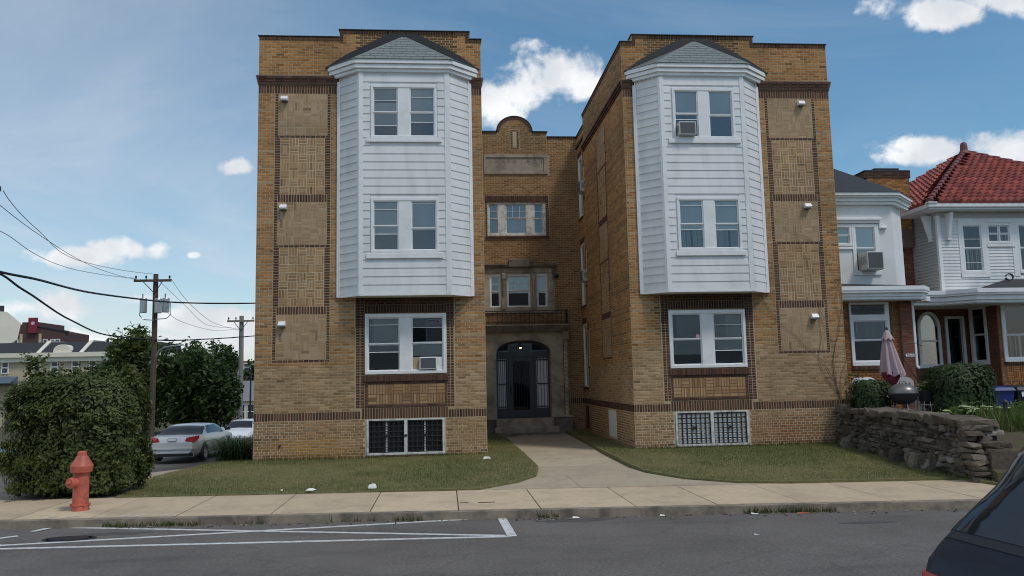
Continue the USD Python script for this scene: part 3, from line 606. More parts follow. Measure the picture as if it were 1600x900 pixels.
def bay(fr, root, wins):
    core = MB(fr); d = .5; a0, a1, b1, b0 = 2.03, 2.60, 4.85, 5.42; zb, zt = 4.22, 9.92
    pg = rect(a1, b1, zb, zt)
    for (u0, u1, z0, z1) in wins: pg = pg.difference(rect(u0+.02, u1-.02, z0+.02, z1-.02))
    core.poly(pg, d-.10, d-.004)
    for (p, q) in ((a0, a1), (b0, b1)):
        e = .06 if q > p else -.06
        core.hull([(p, 0, zb), (p+e, -.05, zb), (q, d-.004, zb), (q, d-.1, zb), (p, 0, zt), (p+e, -.05, zt), (q, d-.004, zt), (q, d-.1, zt)])
    base = Polygon([(a0, -.05), (a1, d-.01), (b1, d-.01), (b0, -.05)])
    core.slab(base, zb-.012, zb+.05); core.slab(base, zt-.02, zt+.1)
    w = put(root, 'bay_window', core, M['siding'])
    # lapped boards on the three faces
    ex = .2075; faces = [((a0, 0), (a1, d)), ((a1, d), (b1, d)), ((b1, d), (b0, 0))]
    for fi, (p, q) in enumerate(faces):
        p, q = A3(*p), A3(*q); L = np.linalg.norm(q-p); t = (q-p)/L; n = A3(-t[1], t[0])
        lo = fr(A3(p[0], p[1], 0)); lf = FR(lo, t[0]*fr.M[0] + t[1]*fr.M[1], n[0]*fr.M[0] + n[1]*fr.M[1], (0, 0, 1))
        z = zb + .035
        while z < zt-.03:
            z1 = min(z+ex, zt)
            spans = [(.05, L-.05)]
            if fi == 1:
                spans = holes_at((z+z1)/2, [(u0-a1-.02, u1-a1+.02, z0-.10, z1_+.03) for (u0, u1, z0, z1_) in wins], .05, L-.05)
            for (s0, s1) in spans:
                if s1-s0 < .04: continue
                v0, v1 = .018, .004
                pts = [(s0, 0, z), (s1, 0, z), (s1, v0, z), (s0, v0, z), (s0, 0, z1), (s1, 0, z1), (s1, v1, z1), (s0, v1, z1), (s0, v0-.001, z+.022), (s1, v0-.001, z+.022)]
                put(w, 'siding_board', MB(lf).hull(pts), M['siding'])
            z += ex
    for (u, v) in ((a1, d), (b1, d)):
        s = 1 if u == a1 else -1
        put(w, 'corner_board', MB(fr).hull([(u-.06*s, v-.055, zb), (u-.004*s, v+.030, zb), (u+.10*s, v+.026, zb), (u+.10*s, v-.02, zb), (u-.06*s, v-.055, zt), (u-.004*s, v+.030, zt), (u+.10*s, v+.026, zt), (u+.10*s, v-.02, zt)]), M['white'])
    for u, s in ((a0, 1), (b0, -1)):
        put(w, 'edge_trim', MB(fr).hull([(u-.035*s, .0, zb-.02), (u-.035*s, .045, zb-.02), (u+.05*s, .075, zb-.02), (u+.05*s, 0, zb-.02), (u-.035*s, .0, zt), (u-.035*s, .045, zt), (u+.05*s, .075, zt), (u+.05*s, 0, zt)]), M['white'])
    put(w, 'bottom_trim', MB(fr).slab(Polygon([(a0-.02, 0), (a1-.008, d+.025), (b1+.008, d+.025), (b0+.02, 0)]), zb-.03, zb+.036), M['white'])
    # eaves
    ev = lambda k: Polygon([(1.74+k, 0), (2.50+k*.6, .64-k), (4.93-k*.6, .64-k), (5.65-k, 0)])
    for k, za, zc in ((.085, 9.90, 9.985), (.035, 9.985, 10.07), (.055, 10.07, 10.10), (.0, 10.10, 10.205)):
        put(w, 'fascia_moulding', MB(fr).slab(ev(k), za, zc), M['white'])
    put(w, 'soffit_panel', MB(fr).slab(ev(.1), 9.882, 9.901), M['soffit'])
    # hipped roof of shingles against the parapet
    E = [A3(1.74, .0, 10.2), A3(2.50, .655, 10.2), A3(4.93, .655, 10.2), A3(5.65, .0, 10.2)]; AP = A3(3.70, .02, 11.05)
    put(w, 'roof_deck', MB(fr).hull([E[0], E[1], E[2], E[3], AP, A3(1.74, -.02, 10.19), A3(5.65, -.02, 10.19)]), M['slate'])
    for fi in range(3):
        p, q = E[fi], E[fi+1]; t = (q-p)/np.linalg.norm(q-p); nn = np.cross(t, AP-p); nn /= np.linalg.norm(nn)
        if nn[2] < 0: nn = -nn
        s = np.cross(nn, t); s = s if s[2] > 0 else -s
        T2 = lambda x: A3((x-p) @ t, (x-p) @ s)
        tri = Polygon([T2(p), T2(q), T2(AP)]); H = T2(AP)[1]; rows = 9; eh = H/rows
        for r in range(rows):
            off = (r % 2)*.15 + .07*RNG.random(); x0, _, x1, _ = tri.bounds; x = x0 - off
            while x < x1:
                g = sbox(x+.004, r*eh, x+.296, (r+1)*eh+.004).intersection(tri)
                if g.geom_type == 'Polygon' and g.area > .0025:
                    c = np.array(g.exterior.coords)[:-1]; lift = lambda y: .016 - .012*(y-r*eh)/eh
                    V = [p + t*a + s*b + nn*lift(b) for a, b in c] + [p + t*a + s*b - nn*.004 for a, b in c]
                    try: put(w, 'shingle', MB(fr).hull(V), M['shingle'])
                    except Exception: pass
                x += .3
    for (p, q) in ((E[1], AP), (E[2], AP)):
        d_ = q-p; L = np.linalg.norm(d_); k = 7
        for i in range(k):
            a, b = p + d_*i/k, p + d_*(i+1.04)/k; sd = A3(.085, 0, 0); u_ = A3(0, .01, .03)
            put(w, 'ridge_shingle', MB(fr).hull([a-sd, a+sd, b-sd, b+sd, a+u_, b+u_*.8, a+A3(0,0,-.03), b+A3(0,0,-.03)]), M['shingle'])
    fl = Polygon([(1.68, 10.19), (2.2, 10.54), (2.72, 10.82), (3.32, 11.14), (4.04, 11.14), (4.7, 10.82), (5.2, 10.54), (5.68, 10.19), (5.30, 10.17), (3.70, 10.98), (2.1, 10.17)])
    put(w, 'tar_flashing', MB(fr).poly(fl, -.02, .045), M['tar'])
    return w
def wing(fr, side, root):
    L = side == 'left'
    win = (2.70, 4.73, 2.27, 3.78); bsm = (2.74, 4.66, .28, 1.165)
    front = Polygon([(0, 1.168), (W, 1.168), (W, 11.03), (5.41, 11.03), (5.41, 11.23), (2.05, 11.23), (2.05, 11.03), (0, 11.03)]).difference(rect(*win)).difference(rect(2.4, 5.05, 4.45, 9.7))
    low = rect(0, W, -.4, 1.168).difference(rect(*bsm))
    put(root, 'wall', MB(fr).poly(front, 0, -.33), M['mortar']); put(root, 'foundation_wall', MB(fr).poly(low, 0, -.35), M['mortar_light'])
    zone = lambda z: 'pale' if z < 2.4 + .9*RNG.random() else ('buff' if RNG.random() > .18 else 'pale')
    H = [(.42, 1.83, 2.60, 9.50), (2.45, 4.94, 1.3, 4.32), (2.03, 5.42, 4.24, 10.3)]
    running(fr, 0, W, .04, 1.165, 'base', [(2.70, 4.70, .16, 1.2)], hdr=6)
    soldier(fr, 0, W, 1.168, 1.372, 'brown', .006, [(2.62, 4.76, 1.0, 1.5)])
    soldier(fr, 2.62, 4.76, 1.168, 1.44, 'brown', .006)
    running(fr, 0, W, 1.372, 9.50, zone, H)
    soldier(fr, 0, W, 9.50, 9.715, 'brown', .009, [(2.1, 5.3, 9, 10)])
    for k, (pr, z) in enumerate(((.030, 9.715), (.062, 9.795), (.085, 9.872))): running(fr, -.0, W, z, z+.079, 'brown', [(2.2, 5.2, 9, 10.1)], pr)
    put(root, 'cornice', MB(fr).hull([(-.01, -.02, 9.715), (W+.01, -.02, 9.715), (W+.01, .022, 9.72), (-.01, .022, 9.72), (-.06, -.02, 9.948), (W+.06, -.02, 9.948), (-.06, .08, 9.948), (W+.06, .08, 9.948), (-.02, 0, 10.0), (W+.02, 0, 10.0)]), M['mortar_dark'])
    running(fr, 0, W, 9.955, 10.93, 'buff', [(2.3, 5.1, 9.9, 10.55)]); running(fr, 2.15, 5.31, 10.93, 11.13, 'buff')
    soldier(fr, 0, 2.05, 10.925, 11.03, 'brown', .02); soldier(fr, 5.41, W, 10.925, 11.03, 'brown', .02); soldier(fr, 2.05, 5.41, 11.125, 11.23, 'brown', .02)
    column(fr, 2.05, 2.15, 10.925, 11.125, 'brown', .018); column(fr, 5.31, 5.41, 10.925, 11.125, 'brown', .018)
    cp = MB(fr); cp.box(-.03, 2.05, -.36, .035, 11.03, 11.055, ch=.006); cp.box(5.41, W+.03, -.36, .035, 11.03, 11.055, ch=.006); cp.box(2.02, 5.44, -.36, .035, 11.23, 11.255, ch=.006)
    put(root, 'parapet_cap', cp, M['tar'])
    panel_column(fr, .42, root)
    # ground floor window surround
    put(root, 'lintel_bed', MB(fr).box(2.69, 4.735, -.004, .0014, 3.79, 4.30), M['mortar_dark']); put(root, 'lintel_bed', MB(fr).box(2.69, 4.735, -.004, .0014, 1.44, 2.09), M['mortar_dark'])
    for q in ((2.46, 2.69), (4.735, 4.93)): put(root, 'lintel_bed', MB(fr).box(*q, -.004, .0014, 3.45, 4.3), M['mortar_dark'])  # dark beds behind the upper surround deepen the painted bay shade
    column(fr, 2.47, 2.69, 1.44, 4.22, 'brown', .006, 2); column(fr, 4.735, 4.92, 1.44, 4.22, 'brown', .006, 2)
    soldier(fr, 2.69, 4.735, 3.80, 4.01, 'brown', .006); running(fr, 2.69, 4.735, 4.01, 4.28, 'brown', (), .010)
    soldier(fr, 2.66, 4.77, 2.085, 2.255, 'brown', .045); running(fr, 2.69, 4.735, 2.02, 2.085, 'brown', (), .012)
    put(root, 'window_sill', MB(fr).box(2.66, 4.77, -.02, .034, 2.09, 2.25), M['mortar_dark'])
    basket(fr, 2.77, 4.68, 1.52, 2.02, 'basket', 9, .006, 0, .5); running(fr, 2.69, 4.735, 1.445, 1.515, 'brown', (), .012); column(fr, 2.69, 2.77, 1.515, 2.02); column(fr, 4.68, 4.735, 1.515, 2.02)
    soldier(fr, 2.70, 4.70, .165, .275, 'brown', .05); put(root, 'basement_sill', MB(fr).box(2.70, 4.70, -.02, .04, .168, .272), M['mortar_dark'])
    # exhaust hoods
    for z in (9.29, 6.46, 3.50):
        u = .585 if L else .74
        put(root, 'exhaust_hood', MB(fr).hull([(u, 0, z+.13), (u+.165, 0, z+.13), (u, .09, z+.12), (u+.165, .09, z+.12), (u-.006, .15, z+.03), (u+.171, .15, z+.03), (u, .13, z), (u+.165, .13, z), (u, 0, z), (u+.165, 0, z)]), M['white'])
        put(root, 'hood_flap', MB(fr).box(u+.015, u+.15, .005, .12, z-.03, z+.002), M['ac_grille'])
    bw = [(2.89, 4.55, 8.18, 9.58), (2.89, 4.55, 5.25, 6.65)]
    bay(fr, root, bw)
wing(LW, 'left', APT); wing(RW, 'right', APT)
# the rest of the shell
sh = MB()
sh.box(-4.66, -4.33, 20.54, 36, -.4, 10.9); sh.box(10.22, 10.55, 20.54, 36, -.4, 10.9); sh.box(-4.66, 10.55, 35.7, 36, -.4, 10.9)
put(APT, 'side_wall', sh, far_brick('side_brick', (.40, .235, .09), (.33, .18, .07), (.38, .3, .18), 'y'))
rf = MB(); rf.box(-4.3, 1.0, 20.4, 35.7, 10.4, 10.5); rf.box(4.9, 10.2, 20.4, 35.7, 10.4, 10.5); rf.box(1.0, 4.9, 28.4, 35.7, 10.4, 10.5)
for z in (1.4, 4.3, 7.2): rf.box(-4.3, 1.0, 20.6, 35.7, z, z+.2); rf.box(5.0, 10.2, 20.6, 35.7, z, z+.2); rf.box(1.0, 5.0, 28.6, 35.7, z, z+.2)
put(APT, 'roof', rf, M['interior'])
# inner side walls of the court
put(APT, 'court_wall', MB().box(.73, 1.05, 20.53, 28.6, -.4, 10.95), M['mortar'])
SW = FR((4.83, D, 0), (0, 1, 0), (-1, 0, 0))
swp = rect(.33, 6.0, 1.168, 11.03)
put(APT, 'court_wall', MB(SW).poly(swp, 0, -.33), M['mortar']); put(APT, 'foundation_wall', MB(SW).poly(rect(.35, 6.0, -.4, 1.168).difference(rect(2.2, 3.2, .38, 1.12)), 0, -.33), M['mortar_light'])
sidew = [(7.05, 7.80, 7.75, 9.95, 0), (6.12, 6.72, 8.35, 9.45, 1), (7.05, 7.80, 4.60, 6.80, 0), (6.12, 6.72, 5.25, 6.45, 1), (7.05, 7.80, 1.75, 3.95, 0), (6.12, 6.72, 2.46, 3.68, 0)]
S2 = FR((4.95, D, 0), (0, 1, 0), (-1, 0, 0))
bk = rect(6.0, 8.1, -.4, 10.86)
for (a, b, c, d, k) in sidew: bk = bk.difference(rect(a, b, c, d))
put(APT, 'court_wall', MB(S2).poly(bk, 0, -.3), M['mortar'])
zone = lambda z: 'pale' if z < 2.2 + .9*RNG.random() else ('buff' if RNG.random() > .3 else 'rear')
running(SW, 0.004, 6.0, .05, 1.165, 'base', [(2.15, 3.25, .34, 1.165)]); soldier(SW, .004, 6.0, 1.168, 1.372); running(SW, 0.004, 6.0, 1.372, 9.72, zone, [(2.42, 3.83, 2.6, 9.5)])
panel_column(SW, 2.42, APT)
for k, (pr, z) in enumerate(((.030, 9.72), (.062, 9.795), (.085, 9.872))): running(SW, 0, 6.05, z, z+.079, 'brown', (), pr)
running(SW, 0, 6.0, 9.955, 10.93, 'rear'); soldier(SW, 0, 6.0, 10.925, 11.03, 'brown', .02)
put(APT, 'parapet_cap', MB(SW).box(0, 6.03, -.36, .035, 11.03, 11.055), M['tar'])
put(APT, 'window', MB(SW).box(2.2, 3.2, -.06, .012, .38, 1.12), M['white'])
H2 = [(a-.02, b+.02, c-.08, d+.2) for (a, b, c, d, k) in sidew]
running(S2, 6.0, 7.98, .05, 1.165, 'base'); soldier(S2, 6.0, 7.98, 1.168, 1.372); running(S2, 6.0, 7.98, 1.372, 10.76, zone, H2); soldier(S2, 6.0, 7.98, 10.76, 10.86, 'brown', .02)
put(APT, 'parapet_cap', MB(S2).box(6.0, 8.0, -.36, .035, 10.86, 10.885), M['tar'])
for i, (a, b, c, d, k) in enumerate(sidew):
    soldier(S2, a-.02, b+.02, d, d+.2, 'brown', .012); soldier(S2, a-.03, b+.03, c-.08, c, 'brown', .045)
    window(APT, S2, a, b, c, d, [(a+.06, b-.06, c+.07, d-.06, [(.5, .03)], [(0, .45, 'shade', 'shade')])], v=.0)
lad = MB(S2); lad.box(7.1, 7.5, .0, .03, .35, 1.1)
put(APT, 'basement_grille', lad, M['iron'])
# ------------------------------------------------------------------ recessed centre
dome = [(2.665 + .645*math.cos(a), 11.06 + .575*math.sin(a)) for a in np.linspace(0, math.pi, 25)]
outline = Polygon([(1.0, -.4), (4.98, -.4), (4.98, 10.87), (3.85, 10.87), (3.85, 11.06)] + dome + [(1.0, 11.06)])
trio3 = (1.62, 3.74, 7.21, 8.43)
cpg = outline
for r_ in (trio3, (1.66, 2.05, 4.6, 5.82), (2.27, 3.11, 4.6, 5.82), (3.35, 3.73, 4.6, 5.82), (1.84, 3.75, .5, 3.4)): cpg = cpg.difference(rect(*r_))
put(APT, 'entrance_wall', MB(FC).poly(cpg, 0, -.3), M['mortar'])
inside = [p for p in dome]
running(FC, 1.06, 4.95, 1.372, 10.80, 'rear', [(1.5, 3.9, 9.45, 10.22), (1.52, 3.88, 7.1, 8.70), (1.45, 4.0, 4.45, 6.2), (1.3, 4.45, 0, 4.05), (2.50, 2.84, 10.39, 11.2)])
running(FC, 1.06, 4.95, .05, 1.168, 'base', [(1.3, 4.45, 0, 4)]); soldier(FC, 1.06, 4.95, 1.168, 1.372, 'brown', .009, [(1.3, 4.45, 0, 4)])
running(FC, 1.06, 3.82, 10.80, 10.97, 'rear', [(2.50, 2.84, 10.39, 11.2)])
for k in range(9):
    z = 10.97 + k*C_; hw = .645*math.sqrt(max(0, 1-((z+C_-11.06)/.575)**2)) - .10 if z+C_ > 11.06 else .58
    if hw > .1: running(FC, 2.665-hw, 2.665+hw, z, z+C_, 'rear', [(2.50, 2.84, 10.39, 11.16)], off=.05*k)
an = np.linspace(0, math.pi, 32)
for i in range(31):
    a0, a1 = an[i]+.008, an[i+1]-.008; q = [(2.665 + r*math.cos(a)*.645, v, 11.06 + r*math.sin(a)*.575) for a in (a0, a1) for r in (.85, 1.0) for v in (-.02, .028)]
    put(APT, 'rowlock_brick', MB(FC).hull(q, A3(*PAL['brown'][i % 4])), M['brick'], colored=True)
arc = Polygon([(2.665 + .675*math.cos(a), 11.06 + .605*math.sin(a)) for a in an] + [(2.665 + .64*math.cos(a), 11.06 + .572*math.sin(a)) for a in an[::-1]])
put(APT, 'parapet_cap', MB(FC).poly(arc, .04, -.32).box(1.0, 2.03, -.32, .04, 11.06, 11.09).box(3.3, 3.88, -.32, .04, 11.06, 11.09).box(3.85, 4.98, -.32, .04, 10.87, 10.90), M['tar'])
soldier(FC, 1.06, 2.02, 10.97, 11.06, 'brown', .02); soldier(FC, 3.31, 3.85, 10.97, 11.06, 'brown', .02); soldier(FC, 3.85, 4.95, 10.79, 10.87, 'brown', .02)
column(FC, 2.51, 2.60, 10.40, 11.08); column(FC, 2.74, 2.83, 10.40, 11.08); soldier(FC, 2.51, 2.83, 11.08, 11.15); soldier(FC, 2.60, 2.74, 10.40, 10.47)
put(APT, 'ornament_stone', MB(FC).box(2.605, 2.735, -.01, .006, 10.475, 11.075), M['mortar_panel'])
tb = MB(FC); tb.box(1.53, 3.86, -.02, .045, 9.47, 9.57, ch=.008); tb.box(1.53, 3.86, -.02, .045, 10.09, 10.21, ch=.008); tb.box(1.53, 1.61, -.02, .044, 9.571, 10.089); tb.box(3.72, 3.86, -.02, .044, 9.571, 10.089); tb.box(1.6, 3.73, -.02, .012, 9.56, 10.1)
tablet = put(APT, 'name_tablet', tb, M['tablet'])
for i, chh in enumerate('HARRISON'):
    tm = meshkit.text_mesh(chh, .13, .010); v = np.array(tm.vertices); v[:,0] -= v[:,0].mean(); f = np.array(tm.faces)
    put(tablet, 'letter', MB(FC).add(np.column_stack([v[:,0] + 1.99 + .232*i, .011 + v[:,2], v[:,1] + 9.90]), f[:, ::-1]), M['tablet'])
# third floor window trio
soldier(FC, 1.54, 3.86, 8.45, 8.69, 'brown', .03); column(FC, 3.75, 3.86, 7.15, 8.45); column(FC, 1.54, 1.62, 7.15, 8.45); soldier(FC, 1.54, 3.86, 7.09, 7.2, 'brown', .05)
put(APT, 'window_sill', MB(FC).box(1.54, 3.86, -.02, .035, 7.095, 7.195), M['mortar_dark'])
zt, zb = 8.37, 7.30
W3 = window(APT, FC, 1.62, 3.74, 7.21, 8.43, [(1.69, 2.0, zb, zt, [(.25, .015), (.5, .03)], [(0, 1, 'shade_grey', 'shade')]), (2.30, 3.03, zb, zt, [(.24, .015), (.48, .03)], [(0, .48, 'shade_grey', 'shade'), (.5, 1, 'shade', 'shade')]), (3.32, 3.63, zb, zt, [(.25, .015), (.5, .03)], [])], v=-.02, mat='white_old')
mu = MB(FC); [mu.box(x-.008, x+.008, -.078, -.05, 7.86, 8.34) for x in (2.54, 2.79)]
put(W3, 'muntin', mu, M['white'])
# second floor stone window surround
st = MB(FC); pg = rect(1.40, 3.95, 4.42, 6.06)
for r_ in ((1.66, 2.05, 4.62, 5.82), (2.27, 3.11, 4.62, 5.82), (3.35, 3.73, 4.62, 5.82)): pg = pg.difference(rect(*r_))
st.poly(pg, .06, -.05)
sur = put(APT, 'stone_surround', st, M['stone'])
put(sur, 'cornice', MB(FC).hull([(1.40, 0, 6.02), (4.02, 0, 6.02), (1.40, .10, 6.02), (4.02, .10, 6.02), (1.40, 0, 6.16), (4.08, 0, 6.16), (1.40, .22, 6.12), (4.08, .22, 6.12), (1.40, .22, 6.16), (4.08, .22, 6.16)]), M['stone_dark'])
put(sur, 'keystone', MB(FC).box(2.34, 3.09, 0, .27, 6.03, 6.31, ch=.02), M['stone_dark'])
for a, b in ((1.45, 2.2), (2.2, 3.2), (3.2, 3.9)): put(sur, 'lintel', MB(FC).box(a+.02, b-.02, .05, .085, 5.86, 5.93, ch=.008), M['stone'])
put(sur, 'bracket', MB(FC).hull([(3.9, 0, 5.55), (3.98, 0, 5.55), (3.9, .05, 5.55), (3.98, .05, 5.55), (3.9, 0, 6.0), (3.98, 0, 6.0), (3.9, .14, 6.0), (3.98, .14, 6.0)]), M['stone_dark'])
def twisted(fr, u, v, z0, z1, r, turns, mat, parent, name='twisted_column', nlobe=2):
    n, k = 20, int((z1-z0)/.022); P = []
    for i in range(k+1):
        z = z0 + (z1-z0)*i/k; P.append([(u + r*(1+.16*math.cos(nlobe*(a - turns*2*math.pi*i/k)))*math.cos(a), v + r*(1+.16*math.cos(nlobe*(a - turns*2*math.pi*i/k)))*math.sin(a), z) for a in np.linspace(0, 2*math.pi, n+1)])
    return put(parent, name, MB(fr).grid(P, flip=True), mat, smooth=True)
for u in (2.16, 3.23):
    twisted(FC, u, .075, 4.95, 5.62, .05, 5, M['stone'], sur); put(sur, 'capital', MB(FC).box(u-.075, u+.075, .03, .135, 5.62, 5.84, ch=.012), M['stone']); put(sur, 'pedestal', MB(FC).box(u-.075, u+.075, .03, .12, 4.55, 4.95, ch=.008), M['stone'])
zt, zb = 5.80, 4.60
for (a, b, k) in ((1.64, 2.07, 0), (2.25, 3.13, 1), (3.33, 3.75, 0)):
    w_ = window(APT, FC, a, b, 4.53, 5.84, [(a+.06, b-.06, zb+.05, zt-.07, [(.25, .016), (.5, .035)] if not k else [(.24, .016), (.48, .035)], [(0, .48, 'shade_grey', 'shade')] if k else [])], v=.03, depth=.12)
    if k: mu = MB(FC); [mu.box(x-.009, x+.009, -.03, -.004, 5.17, 5.71) for x in (2.57, 2.81)]; put(w_, 'muntin', mu, M['white'])
fx = MB(FC); fx.lathe([(0, 0), (.05, 0), (.09, .05), (.08, .11), (0, .12)], 14, (4.06, .10, 5.66)); fx.box(4.03, 4.09, 0, .1, 5.76, 5.80)
put(APT, 'wall_lamp', fx, M['iron'])
# balcony over the entrance
put(APT, 'balcony_slab', MB(FC).hull([(1.3, 0, 3.72), (4.30, 0, 3.72), (1.3, .42, 3.72), (4.30, .42, 3.72), (1.3, 0, 3.86), (4.40, 0, 3.86), (1.3, .52, 3.86), (4.40, .52, 3.86), (1.3, .55, 3.985), (4.43, .55, 3.985), (1.3, 0, 3.985), (4.43, 0, 3.985)]), M['stone_dark'])
bm = MB(FC).box(1.32, 4.43, -.01, .562, 3.93, 3.955); put(APT, 'slab_moulding', bm, M['stone'])
rl = MB(FC); rl.box(1.35, 4.36, .50, .525, 4.43, 4.455); rl.box(1.35, 4.36, .50, .525, 4.33, 4.345); rl.box(1.35, 4.36, .50, .525, 4.03, 4.05); rl.box(4.335, 4.36, 0, .52, 4.43, 4.455); rl.box(4.335, 4.36, 0, .52, 4.03, 4.05)
rail = put(APT, 'balcony_railing', rl, M['iron'])
for i in range(19):
    x = 1.40 + i*.161; b_ = MB(FC).box(x-.008, x+.008, .505, .521, 3.985, 4.44); b_.tube([(x+.08+.05*math.cos(a), .513, 4.385+.05*math.sin(a)) for a in np.linspace(0, 2*math.pi, 11)], .006, 5)
    put(rail, 'baluster', b_, M['iron'])
put(rail, 'end_post', MB(FC).box(4.33, 4.365, .495, .53, 3.985, 4.50), M['iron'])
for v in (.12, .25, .38): put(rail, 'baluster', MB(FC).box(4.34, 4.355, v-.008, v+.008, 3.985, 4.44), M['iron'])
# entrance of limestone with its arch
ar = [(2.795 + .965*math.cos(a), 2.93 + .50*math.sin(a)**.8) for a in np.linspace(.001, math.pi-.001, 25)]
opening = Polygon([(3.76, .4)] + ar + [(1.83, .4)])
ent = put(APT, 'entrance_surround', MB(FC).poly(rect(1.33, 4.20, .1, 3.72).difference(opening), .25, -.28), M['stone'])
for i in range(5):
    z0, z1 = .74 + i*.52, .74 + (i+1)*.52 - .008
    put(ent, 'ashlar_block', MB(FC).box(3.83, 4.19, .2, .256, z0, z1, ch=.004), M['stone']); put(ent, 'ashlar_block', MB(FC).box(1.34, 1.76, .2, .256, z0, z1, ch=.004), M['stone'])
arr = [(2.795 + 1.01*math.cos(a), 2.93 + .55*math.sin(a)**.8) for a in np.linspace(.001, math.pi-.001, 25)]
put(ent, 'arch_moulding', MB(FC).poly(Polygon(arr + ar[::-1]), .275, .2), M['stone'])
twisted(FC, 4.30, .28, .78, 3.42, .082, 9, M['stone'], ent); put(ent, 'capital', MB(FC).box(4.19, 4.41, .16, .40, 3.42, 3.72, ch=.02), M['stone'])
put(ent, 'pedestal', MB(FC).box(3.82, 4.42, .1, .62, .10, .73, ch=.012), M['stone_dark']); put(ent, 'pedestal', MB(FC).box(1.25, 1.78, .1, .62, .10, .70, ch=.012), M['stone_dark'])
put(ent, 'pedestal_cap', MB(FC).box(3.79, 4.45, .08, .65, .73, .78, ch=.01), M['stone']); put(ent, 'pedestal_cap', MB(FC).box(1.22, 1.81, .08, .65, .70, .75, ch=.01), M['stone'])
put(APT, 'step', MB(FC).box(1.80, 3.81, -.4, .22, .1, .70, ch=.012), M['stone']); put(APT, 'step', MB(FC).box(1.72, 3.93, .2, .72, .1, .43, ch=.012), M['stone'])
put(APT, 'step', MB(FC).box(1.72, 3.93, .7, 1.02, .05, .245, ch=.012), M['stone_dark'])
fr_ = MB(FC); fr_.poly(opening.difference(rect(1.90, 3.69, .7, 2.86)).difference(Polygon([(3.69, 3.0)] + [(2.795 + .885*math.cos(a), 2.95 + .40*math.sin(a)**.8) for a in np.linspace(.12, math.pi-.12, 21)] + [(1.90, 3.0)])), -.10, -.18)
fr_.box(2.19, 2.27, -.17, -.09, .70, 2.86); fr_.box(3.20, 3.28, -.17, -.09, .70, 2.86)
df = put(APT, 'door_frame', fr_, M['door'])
put(df, 'fanlight', MB(FC).poly(Polygon([(3.69, 3.0)] + [(2.795 + .885*math.cos(a), 2.95 + .40*math.sin(a)**.8) for a in np.linspace(.12, math.pi-.12, 21)] + [(1.90, 3.0)]), -.15, -.16), M['glass'])
for a, b in ((1.90, 2.19), (3.28, 3.69)):
    put(df, 'sidelight_panel', MB(FC).box(a, b, -.165, -.12, .70, 1.04, ch=.008), M['door']); put(df, 'pane', MB(FC).box(a, b, -.15, -.145, 1.04, 2.86), M['glass'])
    put(df, 'frosted_pane', MB(FC).box(a+.005, b-.005, -.141, -.135, 1.045, 2.78), M['frosted'])
    g = MB(FC)
    for i in range(4): x = a+.04+(b-a-.08)*i/3; g.box(x-.007, x+.007, -.10, -.086, 1.06, 2.84)
    for z in (1.10, 1.90, 2.74): g.box(a+.01, b-.01, -.106, -.092, z-.016, z+.016)
    put(df, 'security_grille', g, M['iron'])
dr = MB(FC).poly(rect(2.28, 3.19, .72, 2.85).difference(rect(2.44, 3.03, .98, 2.70)), -.115, -.165)
door = put(APT, 'door', dr, M['door'])
put(door, 'pane', MB(FC).box(2.44, 3.03, -.145, -.14, .98, 2.70), M['glass_dark'])
g = MB(FC); [g.box(2.46+.545*i/6, 2.475+.545*i/6, -.112, -.10, 1.0, 2.68) for i in range(7)]; [g.box(2.44, 3.03, -.113, -.101, z, z+.02) for z in (1.0, 1.08, 2.55, 2.64)]
put(door, 'security_grille', g, M['iron']); put(door, 'handle', MB(FC).box(2.33, 2.37, -.12, -.06, 1.62, 1.80, ch=.008).lathe([(0, 0), (.03, .005), (.03, .03), (0, .04)], 12, (2.35, -.10, 1.57), 'y'), M['iron'])
lm = MB(FC); lm.tube([(2.72, -.02, 3.36), (2.72, -.02, 3.25)], .012, 6); lm.lathe([(.02, .06), (.05, .04), (.085, 0), (.08, -.005), (0, .02)], 16, (2.72, -.02, 3.19))
lp = put(APT, 'entrance_lamp', lm, M['iron']); put(lp, 'bulb', MB(FC).lathe([(0, -.045), (.03, -.035), (.042, 0), (.03, .03), (0, .04)], 14, (2.72, -.02, 3.19)), M['bulb'], smooth=True)
mat_ = MB().box(2.02, 2.45, 26.75, 27.0, .155, .19, ch=.01); dm = put('/World', 'door_mat', mat_, M['black'], 'small dark rolled mat lying at the foot of the entrance steps', cat='mat')

# ------------------------------------------------------------------ windows of the wings
FF = FR((0, D, 0), (1, 0, 0), (0, -1, 0)); FB = FR((0, D-.5, 0), (1, 0, 0), (0, -1, 0))
def trimmed(fr, u0, u1, z0, z1, units, **k):
    w_ = window(APT, fr, u0, u1, z0, z1, units, **k); return w_
def sill_board(w_, fr, u0, u1, z0, z1): put(w_, 'sill', MB(fr).box(u0, u1, -.01, .055, z0, z1, ch=.008), M['white'])
h = lambda a, b, zb, zt, bars, fills: (a, b, zb, zt, bars, fills)
X = -1.77
w1 = trimmed(FB, X, -.11, 8.18, 9.58, [h(-1.71, -1.09, 8.24, 9.50, [(.27, .014), (.51, .03), (.78, .018)], [(.0, .30, 'shade_grey', 'shade'), (.27, .53, 'shade', 'shade'), (.5, .80, 'shade_grey', 'shade')]),
                                     h(-.79, -.17, 8.24, 9.50, [(.2, .012), (.51, .03), (.71, .018)], [(0, .52, 'shade', 'shade'), (.5, .72, 'shade_grey', 'shade')])]); sill_board(w1, FB, -1.88, .01, 8.07, 8.175)
